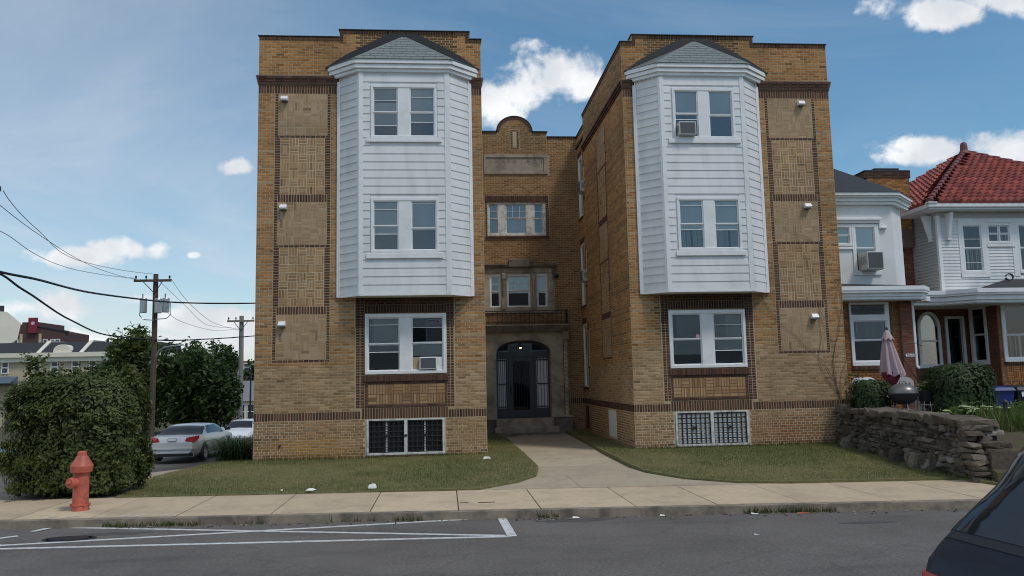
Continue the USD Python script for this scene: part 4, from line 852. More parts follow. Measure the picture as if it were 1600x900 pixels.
w2 = trimmed(FB, X, -.09, 5.25, 6.65, [h(-1.71, -1.09, 5.32, 6.57, [(.18, .014), (.51, .03), (.67, .018)], [(0, .52, 'shade', 'shade'), (.5, .68, 'shade', 'shade')]),
                                     h(-.77, -.15, 5.32, 6.57, [(.05, .012), (.56, .03)], [(0, .57, 'shade', 'shade')])]); sill_board(w2, FB, -1.88, .01, 5.11, 5.245)
w3 = trimmed(FF, -1.96, .07, 2.27, 3.78, [h(-1.89, -1.10, 2.35, 3.69, [(.14, .014), (.5, .03), (.65, .02)], [(0, .52, 'shade', 'shade'), (.5, .64, 'shade_grey', 'shade')]),
                                      h(-.80, -.01, 2.35, 3.69, [(.2, .014), (.49, .03), (.73, .025)], [(0, .2, 'shade_grey', 'shade'), (.49, .73, 'shade', 'shade')])], v=.03)
sg = put(w3, 'window_sign', MB(FF).box(-.43, -.07, -.012, -.008, 3.52, 3.64), M['sign_grey'])
tm = meshkit.text_mesh('CRYSTAL', .06, .003, True); v = np.array(tm.vertices); v[:,0] *= .30/np.ptp(v[:,0]); put(w3, 'sign_lettering', MB(FF).add(np.column_stack([v[:,0]-.40, -.0075+v[:,2], v[:,1]+3.55]), np.array(tm.faces)[:, ::-1]), M['text_dark'])
put(w3, 'filler_panel', MB(FF).box(-.775, -.62, -.04, -.025, 2.38, 2.68), M['tan_board']); put(w3, 'filler_panel', MB(FF).box(-.17, -.035, -.04, -.025, 2.38, 2.68), M['shade'])
X = 6.02
w4 = trimmed(FB, X, 7.68, 8.20, 9.58, [h(6.08, 6.70, 8.26, 9.50, [(.5, .03), (.62, .018)], [(0, .5, 'shade', 'shade')]), h(7.00, 7.62, 8.26, 9.50, [(.53, .03)], [(0, .53, 'shade', 'shade')])]); sill_board(w4, FB, 5.88, 7.80, 8.08, 8.195)
w5 = trimmed(FB, X, 7.70, 5.25, 6.65, [h(6.08, 6.71, 5.32, 6.58, [(.12, .014), (.5, .03), (.61, .018)], [(0, .61, 'shade', 'shade'), (.61, 1, 'curtain', 'curtain')]), h(7.01, 7.64, 5.32, 6.58, [(.12, .014), (.5, .03), (.62, .018)], [(0, .62, 'shade', 'shade'), (.62, 1, 'curtain', 'curtain')])]); sill_board(w5, FB, 5.95, 7.78, 5.12, 5.245)
w6 = trimmed(FF, 5.82, 7.86, 2.27, 3.77, [h(5.90, 6.68, 2.35, 3.68, [(.5, .03)], [(0, .5, 'shade_grey', 'shade'), (.5, .8, 'shade_grey', 'shade')]), h(7.0, 7.79, 2.35, 3.68, [(.23, .012), (.5, .03), (.73, .02)], [(0, .5, 'frosted', 'shade'), (.5, .74, 'shade', 'shade')])], v=.03)
put(w6, 'round_sticker', MB(FF).lathe([(0, .002), (.055, .002), (.055, 0)], 20, (6.58, -.012, 3.09), 'y'), pbr('pink_sticker', (.62, .36, .38), .5))
# barred basement windows
def basement(fr, u0, u1, z0, z1, backing, cols):
    mid = (u0+u1)/2; mb = MB(fr); mb.box(u0, u1, -.10, .03, z0, z0+.055, ch=.006); mb.box(u0, u1, -.10, .012, z1-.04, z1); mb.box(u0, u0+.05, -.1, .028, z0+.055, z1-.04); mb.box(u1-.05, u1, -.1, .028, z0+.055, z1-.04); mb.box(mid-.04, mid+.04, -.1, .026, z0+.055, z1-.04)
    w_ = put(APT, 'window', mb, M['white_old'])
    for a, b in ((u0+.05, mid-.04), (mid+.04, u1-.05)):
        put(w_, 'backing' if backing == 'block' else 'pane', MB(fr).box(a, b, -.085, -.08, z0+.055, z1-.04), M['soffit' if backing == 'block' else 'black'])
        if backing == 'block':
            n, m = 7, 6
            for i in range(n):
                for j in range(m): put(w_, 'glass_block', MB(fr).box(a+(b-a)*i/n+.008, a+(b-a)*(i+1)/n-.008, -.055, -.032, z0+.05+(z1-z0-.09)*j/m+.008, z0+.05+(z1-z0-.09)*(j+1)/m-.008, ch=.008), M['shade_block'])
        else:
            q = (a+b)/2; put(w_, 'mullion', MB(fr).box(q-.02, q+.02, -.08, -.03, z0+.055, z1-.04), M['white_old'])
            for i in range(7): put(w_, 'sash_block', MB(fr).box(a+(b-a)*(i+.12)/7, a+(b-a)*(i+.88)/7, -.075, -.045, z0+.057, z0+.075), M['white_old'])
        g = MB(fr); m, nz = 7, 6
        for i in range(m+1): x = a+.012+(b-a-.024)*i/m; g.box(x-.0105, x+.0105, -.02, -.005, z0+.06, z1-.045)
        for j in range(nz+1): z = z0+.068+(z1-z0-.125)*j/nz; g.box(a+.004, b-.004, -.006, .006, z-.0105, z+.0105)
        qx, qz = (a+b)/2, (z0+z1)/2 + .03; g.box(qx-.035, qx+.035, -.01, .018, qz-.03, qz+.03, ch=.01)
        if backing == 'block': g.tube([(qx-.06, .01, qz+.05), (qx+.05, .012, qz-.06)], .008, 5); g.tube([(qx+.06, .01, qz+.05), (qx-.05, .012, qz-.06)], .008, 5)
        put(w_, 'security_grille', g, M['iron'])
    if backing != 'block': put(w_, 'padlock', MB(fr).box(mid-.035, mid+.035, .026, .05, (z0+z1)/2, (z0+z1)/2+.06, ch=.008), M['iron'])
M['shade_block'] = pbr('frosted_block', (.70, .70, .68), .35, .08, 8, coat=.3)
basement(FF, -1.92, 0.0, .28, 1.165, 'dark', 7); basement(FF, 5.89, 7.81, .28, 1.165, 'block', 7)
put(APT, 'wall_spigot', MB(FF).lathe([(0, .05), (.025, .045), (.03, 0)], 10, (-4.02, 0, .58), 'y'), M['iron'])
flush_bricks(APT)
air_conditioner('white window air conditioner in the left wing ground floor window above the panelled brick', FF, -.61, -.17, -.35, .07, 2.375, 2.68, case='white')
air_conditioner('grey air conditioner jutting from the top right bay window over blue sky side', FB, 6.13, 6.58, -.3, .17, 8.27, 8.62)
air_conditioner('air conditioner on the third floor side wall of the courtyard', S2, 6.17, 6.68, -.2, .24, 8.42, 8.80)
air_conditioner('air conditioner on the second floor side wall of the courtyard', S2, 6.17, 6.68, -.2, .24, 5.33, 5.70)
# ------------------------------------------------------------------ the white stucco house beside the apartments
HS = thing('stucco_house', 'white stucco house with brick ground floor pressed against the apartment building', 'house', (11.7, 21, 1))
FH = FR((0, 21, 0), (1, 0, 0), (0, -1, 0))
def siding(root, fr, u0, u1, z0, z1, ex, holes=(), mat='siding', v0=.020):
    z = z0
    while z < z1-.02:
        zt = min(z+ex, z1)
        for (a, b) in holes_at((z+zt)/2, holes, u0, u1):
            if b-a > .04: put(root, 'siding_board', MB(fr).hull([(a, 0, z), (b, 0, z), (b, v0, z), (a, v0, z), (a, 0, zt), (b, 0, zt), (b, .003, zt), (a, .003, zt)]), M[mat])
        z += ex
up_ = rect(10.62, 12.58, 4.05, 6.80)
for r_ in ((11.40, 12.12, 4.80, 6.15), (10.9, 11.34, 5.6, 6.12)): up_ = up_.difference(rect(*r_))
wl = MB(FH).poly(up_, 0, -.25)
wl.hull([(12.575, 0, 4.05), (13.22, -.64, 4.05), (13.22, -.9, 4.05), (12.575, -.25, 4.05), (12.575, 0, 6.8), (13.22, -.64, 6.8), (13.22, -.9, 6.8), (12.575, -.25, 6.8)])
wl.box(12.97, 13.22, -7, -.88, 4.05, 6.8)
put(HS, 'upper_wall', wl, M['stucco'])
low = rect(10.62, 12.9, .8, 4.06).difference(rect(11.16, 12.24, 2.27, 3.9))
put(HS, 'lower_wall', MB(FH).poly(low, -.01, -.3).box(12.6, 12.9, -7, -.3, .8, 4.06), M['mortar_dark'])
running(FH, 10.62, 12.56, .9, 4.0, 'orange', [(11.10, 12.32, 2.15, 3.96)], .004); soldier(FH, 11.12, 12.30, 2.13, 2.24, 'brown', .05); put(HS, 'window_sill', MB(FH).box(11.12, 12.3, -.02, .038, 2.135, 2.235), M['mortar_dark'])
put(HS, 'brick_pier', MB(FH).box(12.55, 12.88, -.3, .10, .8, 4.02), M['mortar_dark'])
FP = FR((0, 20.9, 0), (1, 0, 0), (0, -1, 0)); running(FP, 12.555, 12.875, .9, 4.0, 'red', (), .006)
PS = FR((12.555, 20.9, 0), (0, 1, 0), (-1, 0, 0)); running(PS, 0, .1, .9, 4.0, 'red', (), .004)
flush_bricks(HS, 160)
window(HS, FH, 11.36, 12.15, 4.74, 6.18, [(11.46, 12.02, 4.86, 6.09, [(.48, .03)], [(0, .5, 'shade', 'shade')])], v=.03)
window(HS, FH, 10.8, 11.355, 5.56, 6.17, [(10.9, 11.29, 5.63, 6.09, [], [(0, .9, 'shade_grey', 'shade')])], v=.028)
hd = MB(FH); hd.box(10.7, 12.22, -.01, .11, 6.27, 6.345, ch=.015); hd.box(10.7, 12.16, -.01, .06, 6.20, 6.27); hd.hull([(12.16, 0, 6.24), (12.24, 0, 6.24), (12.24, .06, 6.04), (12.16, .06, 6.04), (12.16, .06, 6.24), (12.24, 0, 6.04), (12.24, .06, 6.26), (12.16, 0, 6.04)]); hd.box(12.2, 12.38, -.01, .08, 6.04, 6.10, ch=.012); hd.box(10.7, 11.36, -.01, .05, 5.46, 5.53, ch=.01)
put(HS, 'hood_moulding', hd, M['white'])
lw = window(HS, FH, 11.13, 12.27, 2.24, 3.56, [(11.22, 12.18, 2.36, 3.48, [(.48, .035)], [(0, .45, 'lace', 'lace_curtain')])], v=.03)
tr = MB(FH).poly(rect(11.13, 12.27, 3.56, 3.98).difference(rect(11.18, 12.16, 3.64, 3.92)), .028, -.06)
tw = put(HS, 'transom_window', tr, M['white'])
for i in range(8):
    for j in range(2): put(tw, 'leaded_pane', MB(FH).box(11.185+i*.122, 11.185+i*.122+.114, -.03, -.02, 3.645+j*.138, 3.645+j*.138+.13), M['glass'])
put(HS, 'downspout', MB(FH).box(12.89, 12.96, .04, .11, 2.26, 4.02, ch=.008).tube([(12.925, .075, 2.3), (12.925, .09, 2.2), (12.95, .16, 2.14)], .035, 8), M['white'])
npl = put(HS, 'house_number', MB(FP).box(12.61, 12.85, .006, .018, 2.46, 2.54), M['paper'])
tm = meshkit.text_mesh('1860', .055, .003, True); v = np.array(tm.vertices); v[:,0] *= .19/np.ptp(v[:,0]); put(npl, 'digits', MB(FP).add(np.column_stack([v[:,0]+12.63, .018+v[:,2], v[:,1]+2.474]), np.array(tm.faces)[:, ::-1]), M['text_dark'])
# eave and roof
ep = lambda k: Polygon([(10.62, 0), (10.62, .27-k), (12.69-k*.4, .27-k), (13.66-k*.8, -.70-k*.2), (13.66-k, -7), (10.62, -7)])
for k, a, b in ((.16, 6.72, 6.80), (.11, 6.80, 6.90), (.05, 6.90, 6.95), (0, 6.95, 7.03)): put(HS, 'fascia_moulding', MB(FH).slab(ep(k), a, b), M['white'])
put(HS, 'roof', MB(FH).hull([(10.62, .29, 7.03), (12.7, .29, 7.03), (13.68, -.70, 7.03), (13.68, -7, 7.03), (10.62, -7, 7.03), (10.62, -2.4, 8.42), (12.28, -2.45, 8.42), (12.28, -7, 8.42), (10.62, -7, 8.42)]), M['slate'])
# pent roof over the ground floor
pp = lambda k: Polygon([(10.62, 0), (10.62, .68-k), (12.95-k*.4, .68-k), (13.42-k, .15), (13.42-k, -1.2), (10.62, -1.2)])
for k, a, b in ((.13, 4.02, 4.09), (.10, 4.09, 4.19), (.02, 4.19, 4.25), (0.0, 4.25, 4.36)): put(HS, 'pent_fascia', MB(FH).slab(pp(k), a, b), M['white'])
put(HS, 'pent_roof', MB(FH).hull([(10.62, .66, 4.36), (12.9, .66, 4.36), (13.38, .15, 4.36), (10.62, 0, 4.52), (12.2, 0, 4.43), (13.2, -.6, 4.38), (10.62, 0, 4.36)]), M['slate'])
put(HS, 'pent_soffit', MB(FH).slab(pp(.15), 4.0, 4.021), M['soffit'])
fl_ = MB(FH); fl_.box(13.08, 13.2, .35, .5, 3.96, 4.07, ch=.01); fl_.hull([(12.98, .3, 3.93), (13.2, .3, 3.93), (12.98, .52, 3.96), (13.2, .52, 3.96), (13.05, .3, 4.0), (13.2, .3, 4.0)])
put(HS, 'flood_light', fl_, M['white'])
CH = FR((0, 24.0, 0), (1, 0, 0), (0, -1, 0))
cm = MB(CH).box(13.6, 15.06, -.7, -.006, 6, 8.35).box(13.56, 15.1, -.74, .01, 8.27, 8.47)
chim = put(HS, 'chimney', cm, M['mortar_dark'])
put(HS, 'chimney_cap', MB(CH).box(13.54, 15.11, -.76, .03, 8.46, 8.53, ch=.02).box(13.9, 14.75, -.6, .0, 8.53, 8.60, ch=.02), M['slate'])
running(CH, 13.6, 15.06, 6.6, 8.27, 'chim', (), .0); running(CH, 13.57, 15.09, 8.27, 8.46, 'brown', (), .022)
flush_bricks(HS, 60)
air_conditioner('grey air conditioner in the upstairs window of the white stucco house', FH, 11.53, 12.0, -.2, .43, 4.86, 5.34)

# ------------------------------------------------------------------ the tile roofed house
HT = thing('tile_roof_house', 'house with red clay tile roof, white siding upstairs and brick porch', 'house', (17, 24, 1))
FT = FR((0, 22.9, 0), (1, 0, 0), (0, -1, 0)); FTS = FR((15.14, 22.9, 0), (0, 1, 0), (-1, 0, 0)); FM = FR((0, 24.2, 0), (1, 0, 0), (0, -1, 0))
wins = [(15.87, 16.62, 4.99, 6.57), (16.72, 17.54, 5.92, 6.51), (17.70, 18.45, 4.99, 6.57)]
sp_ = rect(15.14, 22, 4.2, 6.95)
for a, b, c, d in wins: sp_ = sp_.difference(rect(a+.05, b-.05, c+.05, d-.05))
put(HT, 'upper_wall', MB(FT).poly(sp_, 0, -.2).box(15.14, 15.3, -1.5, -.2, 4.2, 6.95).box(16.0, 22, -8, -1.6, 4.6, 6.9).box(13.3, 16, -8, -1.42, 4.6, 6.9), M['siding_grey_and_shade'])
siding(HT, FT, 15.22, 18.9, 4.32, 6.72, .1, [(15.80, 18.52, 4.88, 6.66), ])
siding(HT, FT, 16.72, 17.60, 4.92, 5.80, .1)
siding(HT, FTS, .06, 1.32, 4.32, 6.72, .1, (), 'siding_grey_and_shade', .034)  # shade of the narrow gap is put into these greyed boards
tm_ = MB(FT); tm_.box(15.80, 15.88, 0, .03, 4.9, 6.66); tm_.box(15.80, 18.5, 0, .032, 6.57, 6.67); tm_.box(16.61, 16.73, 0, .028, 4.9, 6.57); tm_.box(17.53, 17.71, 0, .028, 4.9, 6.57); tm_.box(15.80, 16.73, 0, .04, 4.88, 4.99); tm_.box(16.70, 17.62, 0, .05, 5.82, 5.90)
put(HT, 'window_trim', tm_, M['white'])
window(HT, FT, 15.88, 16.61, 4.99, 6.57, [(15.96, 16.54, 5.08, 6.49, [(.3, .012), (.5, .03), (.82, .014)], [(0, .3, 'shade', 'shade'), (.3, .95, 'lace', 'lace_curtain')])], v=.03)
window(HT, FT, 16.73, 17.53, 5.91, 6.56, [(16.79, 17.13, 5.98, 6.48, [], []), (17.16, 17.47, 5.98, 6.48, [], [(0, 1, 'lace', 'lace_curtain')])], v=.034)
window(HT, FT, 17.71, 18.45, 4.99, 6.57, [(17.78, 18.38, 5.08, 6.49, [(.5, .03)], [(0, 1, 'lace', 'lace_curtain')])], v=.03)
put(HT, 'corner_board', MB(FT).box(15.13, 15.23, -.1, .022, 4.2, 6.8), M['white'])
for fr, u in ((FT, 15.42), (FTS, .24)):
    put(HT, 'eave_bracket', MB(fr).hull([(u, 0, 6.05), (u+.09, 0, 6.05), (u, .09, 6.08), (u+.09, .09, 6.08), (u, .05, 6.3), (u+.09, .05, 6.3), (u, .30, 6.85), (u+.09, .30, 6.85), (u, 0, 6.85), (u+.09, 0, 6.85)]), M['white'])
    put(HT, 'eave_bracket', MB(fr).box(u-.02, u+.11, 0, .10, 6.03, 6.08), M['white'])
# eaves: gutter board and soffit, then the tiles
EC = A3(14.69, 22.5, 7.12); AP = A3(19.02, 26.83, 9.93); ER = A3(23.35, 22.5, 7.12); EB = A3(14.69, 31.2, 7.12)
put(HT, 'gutter', MB().box(14.64, 23.4, 22.44, 22.56, 6.98, 7.11, ch=.02).box(14.64, 14.76, 22.56, 31, 6.98, 7.11), M['white'])
put(HT, 'gutter_cap', MB().box(14.60, 14.9, 22.40, 22.58, 7.10, 7.135, ch=.01), M['white'])
put(HT, 'soffit_panel', MB().slab(Polygon([(14.7, 22.5), (23, 22.5), (23, 31), (14.7, 31)]), 6.92, 6.99), M['soffit'])
roof = put(HT, 'roof', MB().hull([EC, ER, EB, AP + A3(0, 0, -.02), A3(23.3, 31, 7.1)]), pbr('roof_underlay', (.20, .05, .04), .8))
TC = [(.33, .075, .05), (.26, .058, .042), (.38, .09, .06), (.29, .072, .056)]
def tiles(p, q, lim):
    t = (q-p)/np.linalg.norm(q-p); n = np.cross(t, AP-p); n /= np.linalg.norm(n); n = n if n[2] > 0 else -n; s = np.cross(n, t); s = s if s[2] > 0 else -s
    L, H = np.linalg.norm(q-p), (AP-p) @ s; cx = (AP-p) @ t; w, e = .245, .31; out = []
    for r in range(int(H/e)+1):
        y = r*e - .06; a, b = cx*max(0, y+e*.6)/H, L - (L-cx)*max(0, y+e*.6)/H
        k0, k1 = math.ceil((a-.02)/w), math.floor((b+.02)/w)
        for k in range(k0, k1):
            P = []
            for (yy, lf) in ((y, -.012), (y, .085), (y+e+.05, .012)):
                P.append([p + t*(k*w + w*i/6) + s*yy + n*(lf + .042*(1+math.sin(2*math.pi*i/6 + 2.0))*(1 if lf > 0 else .3)) for i in range(7)])
            out.append(((p + t*(k*w) + s*y), P))
    return [(c, P) for c, P in out if lim(c)]
tl = tiles(EC, ER, lambda c: c[0] < 20.3) + tiles(EB, EC, lambda c: c[1] < 29)
tl.sort(key=lambda q: np.linalg.norm(q[0]-CAM)); rest = MB()
for i, (c, P) in enumerate(tl):
    col = A3(*TC[i*7 % 4])*RNG.uniform(.78, 1.18)
    if i < 290: put(roof, 'roof_tile', MB().grid(P, col), M['red_tile'], colored=True)
    else: rest.add(np.array(P).reshape(-1, 3), MB().grid(P).f[0], col)
put(roof, 'upper_roof_tiles', rest, M['red_tile'], kind='stuff', colored=True)
for (a, b) in ((EC, AP), (ER, AP)):
    N = 17
    for i in range(N):
        p, q = a + (b-a)*i/N + A3(0, 0, .05), a + (b-a)*(i+1.1)/N + A3(0, 0, .03)
        put(roof, 'ridge_tile', MB().tube([p, p*.9+q*.1, q], [.10, .105, .08], 10, A3(.17, .05, .045)*RNG.uniform(.85, 1.2)), M['red_tile'], colored=True)
put(roof, 'finial', MB().lathe([(.24, -.14), (.19, .0), (.13, .10), (.115, .28), (.10, .36), (.05, .40), (0, .41)], 16, tuple(AP), col=(.20, .05, .042)), M['red_tile'], colored=True)
back = MB().hull([(13.4, 27, 8.3), (15.9, 27, 8.3), (13.4, 28.4, 9.25), (16.6, 28.4, 9.25), (13.4, 29.8, 8.3), (16.6, 29.8, 8.3)], (.24, .06, .05))
put(roof, 'rear_ridge', back, M['red_tile'], colored=True)
# brick ground floor: back wall of the porch, bay and door
bw = rect(13.3, 16.8, .8, 4.6)
for r_ in ((15.14, 15.72, 2.25, 3.85), (16.04, 16.55, 1.4, 3.70)): bw = bw.difference(rect(*r_))
put(HT, 'porch_wall', MB(FM).poly(bw, 0, -.1), M['mortar_dark'])
put(HT, 'side_brick_wall', MB(FM).box(13.3, 15.13, -.2, -.004, 4.4, 6.9), M['mortar_dark']); running(FM, 13.4, 15.12, 4.4, 6.9, 'red', (), .004)
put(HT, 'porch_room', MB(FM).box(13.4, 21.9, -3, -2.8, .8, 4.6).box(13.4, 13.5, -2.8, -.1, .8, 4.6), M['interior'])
running(FM, 13.4, 16.78, .9, 4.55, 'red', [(15.05, 15.80, 2.1, 3.95), (15.98, 16.62, 1.2, 3.78)], .006)
FSB = FR((16.76, 24.2, 0), (.054, -.9985, 0), (-.9985, -.054, 0))
put(HT, 'bay_wall', MB(FSB).poly(rect(0, 1.3, .8, 4.6).difference(rect(.18, .80, 2.3, 4.0)), 0, -.1), M['mortar_dark']); running(FSB, 0, 1.3, .9, 4.4, 'red', [(.1, .88, 2.2, 4.1)], .006)
put(HT, 'bay_wall', MB(FT).poly(rect(16.83, 22, .8, 4.6).difference(rect(17.0, 18.4, 2.32, 4.0)), -.006, -.2), M['mortar_dark']); running(FT, 16.84, 19.4, .9, 4.5, 'orange', [(16.94, 18.5, 1.62, 4.08)], .003)
basket(FT, 17.0, 18.5, 1.62, 2.16, 'orange', 7, .004, 0, .1); soldier(FT, 16.94, 18.5, 2.2, 2.30, 'brown', .04)
flush_bricks(HT, 200)
def arch_window():
    P = [(15.72, 2.25), (15.72, 3.45)] + [(15.43+.29*math.cos(a), 3.45+.40*math.sin(a)) for a in np.linspace(0, math.pi, 13)] + [(15.14, 3.45), (15.14, 2.25)]
    pg = Polygon(P); w_ = put(HT, 'arched_window', MB(FM).poly(pg.buffer(.09).difference(pg).difference(rect(14, 17, 1, 2.17)), .05, -.06).box(15.0, 15.86, -.05, .07, 2.15, 2.26), M['white'])
    put(w_, 'pane', MB(FM).poly(pg, -.03, -.035), M['glass']); put(w_, 'meeting_rail', MB(FM).box(15.14, 15.72, -.03, .01, 2.98, 3.03), M['white']); put(w_, 'shade', MB(FM).box(15.1, 15.76, -.12, -.11, 3.0, 3.85), M['shade_grey'])
arch_window()
df = put(HT, 'door_frame', MB(FM).poly(rect(15.98, 16.62, 1.2, 3.78).difference(rect(16.06, 16.54, 1.2, 3.70)), .06, -.08), M['white'])
dd = put(HT, 'door', MB(FM).box(16.06, 16.54, -.08, -.05, 1.2, 3.70), M['black']); put(dd, 'storm_glass', MB(FM).box(16.12, 16.48, -.05, -.044, 1.5, 3.6), M['glass_dark']); put(dd, 'handle', MB(FM).box(16.45, 16.48, -.05, -.01, 2.2, 2.36), M['metal'])
window(HT, FSB, .12, .86, 2.22, 4.06, [(.22, .76, 2.34, 3.98, [(.5, .035)], [(0, .5, 'shade_grey', 'shade')])], v=.04)
window(HT, FT, 16.95, 18.45, 2.28, 4.06, [(17.07, 18.33, 2.40, 3.97, [(.55, .03)], [(0, 1, 'lace', 'lace_curtain')])], v=.04)
# porch roof
pr = lambda k: Polygon([(13.7, 24.2), (13.7+k, 22.62+k), (14.98+k*.3, 22.5+k), (15.57+k*.4, 21.9+k), (23, 21.9+k), (23, 24.2)])
for k, a, b in ((.16, 4.04, 4.12), (.10, 4.12, 4.26), (.03, 4.26, 4.32), (0, 4.32, 4.44)): put(HT, 'porch_fascia', MB().slab(pr(k), a, b), M['white'])
put(HT, 'porch_soffit', MB().slab(pr(.2), 4.01, 4.041), M['soffit'])
put(HT, 'porch_roof', MB().hull([(15.9, 22.0, 4.44), (23, 22.0, 4.44), (17.2, 22.88, 4.80), (23, 22.88, 4.80), (16.0, 22.88, 4.44), (23, 22.88, 4.44)]), M['slate'])
cw = MB(); [cw.tube([(17.1+.12*math.cos(a)+.02*k, 22.6, 4.83+.10*math.sin(a)+.01*k) for a in np.linspace(0, 2*math.pi, 15)], .012, 5) for k in range(3)]
put(HT, 'cable_coil', cw, M['wire'])
# iron hoop fence before the porch
fe = thing('hoop_fence', 'low iron fence of rounded hoops in front of the brick porch bay', 'fence', (18, 21.6, 1))
for i in range(12):
    x = 15.9 + i*.27; put(fe, 'hoop', MB().tube([(x, 21.6, .95), (x, 21.6, 1.62)] + [(x+.11-.11*math.cos(a), 21.6, 1.62+.12*math.sin(a)) for a in np.linspace(.2, math.pi-.2, 7)] + [(x+.22, 21.6, 1.62), (x+.22, 21.6, .95)], .012, 5), M['iron'])
put(fe, 'rail', MB().box(15.8, 19.2, 21.585, 21.612, 1.42, 1.445), M['iron']); put(fe, 'rail', MB().box(15.8, 19.2, 21.585, 21.612, 1.0, 1.025), M['iron'])
# ------------------------------------------------------------------ foliage helpers
def leafmesh(P, size, seed, cols, up=.5, out=None, aspect=.55):
    r = np.random.default_rng(seed); k = len(P)
    n = r.normal(0, 1, (k, 3)); n[:, 2] = np.abs(n[:, 2]) + up
    if out is not None: n = n*.8 + out*1.1
    n /= np.linalg.norm(n, axis=1, keepdims=True)
    a = np.cross(n, r.normal(0, 1, (k, 3))); a /= np.linalg.norm(a, axis=1, keepdims=True); b = np.cross(n, a)
    s = size*r.uniform(.6, 1.35, (k, 1)); a, b = a*s, b*s*aspect
    v = np.stack([P-a, P-b*.9+n*s*.12, P+a, P+b*.9+n*s*.12], 1).reshape(-1, 3)
    i = np.arange(k)*4; f = np.concatenate([np.stack([i, i+1, i+2], 1), np.stack([i, i+2, i+3], 1)])
    t = np.clip(.5*meshkit.fbm(P*1.6, 3, seed) + r.uniform(0, .5, k), 0, 1)[:, None]
    c = (A3(*cols[0])*(1-t) + A3(*cols[1])*t)*r.uniform(.7, 1.3, (k, 1))
    return v, f, np.repeat(c, 4, 0)
def clumps(r, c, rad, n, per, sig, shell=.55):
    d = r.normal(0, 1, (n, 3)); d /= np.linalg.norm(d, axis=1, keepdims=True); q = (shell + (1-shell)*r.random((n, 1)))
    C = A3(*c) + d*q*A3(*rad)*r.uniform(.8, 1.12, (n, 1))
    P = np.repeat(C, per, 0) + r.normal(0, 1, (n*per, 3))*sig
    return P
def boxy(r, c, half, n, lump=.12, thick=.16, pw=4.0):
    """leaf positions over a clipped, rounded box with an uneven outline"""
    d = r.normal(0, 1, (n, 3)); d /= np.linalg.norm(d, axis=1, keepdims=True)
    d = np.sign(d)*np.abs(d)**.75; q = (np.abs(d)**pw).sum(1, keepdims=True)**(1/pw); s = d/q
    P = s*A3(*half); nz = (meshkit.fbm(P*2.1 + A3(*c), 4, 9) - .5)[:, None]
    depth = np.abs(r.normal(0, 1, (n, 1)))*thick
    P = P*(1 + 2*lump*nz) - s*depth*.9
    return P + A3(*c), s/np.linalg.norm(s, axis=1, keepdims=True)
GREEN = [((.03, .056, .015), (.085, .125, .034)), ((.022, .042, .012), (.062, .092, .025)), ((.036, .062, .015), (.125, .15, .036))]

# ------------------------------------------------------------------ the rubble retaining wall and the yard above it
yard = Polygon([(10.3, 20.9), (9.5, 14.2), (9.45, 13.2), (24, 12.2), (24, 24.3), (10.6, 24.3)])
put('/World', 'yard', sheet(yard, lambda x, y: .98 + .05*meshkit.fbm(np.stack([x, y, 0*x], -1), 3, 2) - .75*sm(15.2, 12.8, y + .085*(x-9.5)), .6), M['soil'], kind='structure', origin=(0, 0, 0))
M['wall_core'] = pbr('wall_core', (.085, .07, .053), .95, .4, 14, .03, 20)
SWL = thing('retaining_wall', 'low rough stone retaining wall running from the brick building to the sidewalk', 'wall', (9.7, 17, .2))
w0, w1 = A3(10.18, 20.18), A3(9.37, 13.75); Lw = np.linalg.norm(w1-w0); tw_ = (w1-w0)/Lw; nw = A3(tw_[1], -tw_[0]); nw = nw if nw[0] < 0 else -nw
FW = FR((*w0, 0), (*tw_, 0), (*nw, 0)); FE = FR((*w1, 0), (-nw[0], -nw[1], 0), (*tw_, 0))
put(SWL, 'wall_core', MB(FW).hull([(u, v, z) for u in (-.05, Lw-.02) for v, z in ((-.5, -.1), (-.5, 1.12), (.12, -.1), (-.045, 1.12))]).box(Lw-.6, Lw+.40, -.6, -.15, -.1, .66), M['wall_core'])
def stone(fr, u0, u1, v0, v1, z0, z1, r, col, rough=.35):
    if u1-u0 < .05: return
    v1 = max(v1, v0+.06); z1 = max(z1, z0+.03); P = []; tl = r.normal()*.10*(z1-z0); w_ = u1-u0
    for a in (u0, u1):
        for b in (v0, v1):
            for c in (z0, z1): P.append((a + w_*.13*r.normal(), b + .04*r.normal(), c + (z1-z0)*.13*r.normal() + (tl if a == u0 else -tl)))
    for _ in range(6): P.append((r.uniform(u0, u1), v1 + abs(r.normal())*.06*rough*2, r.uniform(z0, z1)))
    for _ in range(2): P.append((r.uniform(u0, u1), r.uniform(v0, v1), z1 + abs(r.normal())*.012))
    put(SWL, 'stone', MB(fr).hull(P, col), M['rock'], colored=True)
rr = np.random.default_rng(21); SCOL = [(.135, .108, .082), (.19, .157, .12), (.10, .08, .062), (.155, .13, .105), (.12, .10, .08), (.23, .20, .165)]
z = .0
while z < 1.04:
    h_ = rr.uniform(.055, .125); h_ = max(.05, 1.07-z) if z + h_ > 1.0 else h_; u = -.02 - rr.uniform(0, .2)
    while u < Lw:
        l_ = rr.uniform(.10, .34) + (.15 if rr.random() < .15 else 0); bt = .16*(1-min(z, 1)) + rr.normal()*.03
        stone(FW, max(u, 0), min(u+l_-.012, Lw), -.25, -.03 + bt, z+.004, z+h_-.004, rr, A3(*SCOL[rr.integers(6)])*rr.uniform(.6, 1.15)); u += l_
    z += h_
for _ in range(12): u = rr.uniform(.4, 5.9); stone(FW, u, u+rr.uniform(.2, .5), -.1, .2+rr.uniform(0, .12), .02, rr.uniform(.2, .45), rr, A3(*SCOL[rr.integers(6)])*rr.uniform(.7, 1.1), .6)
u = 0
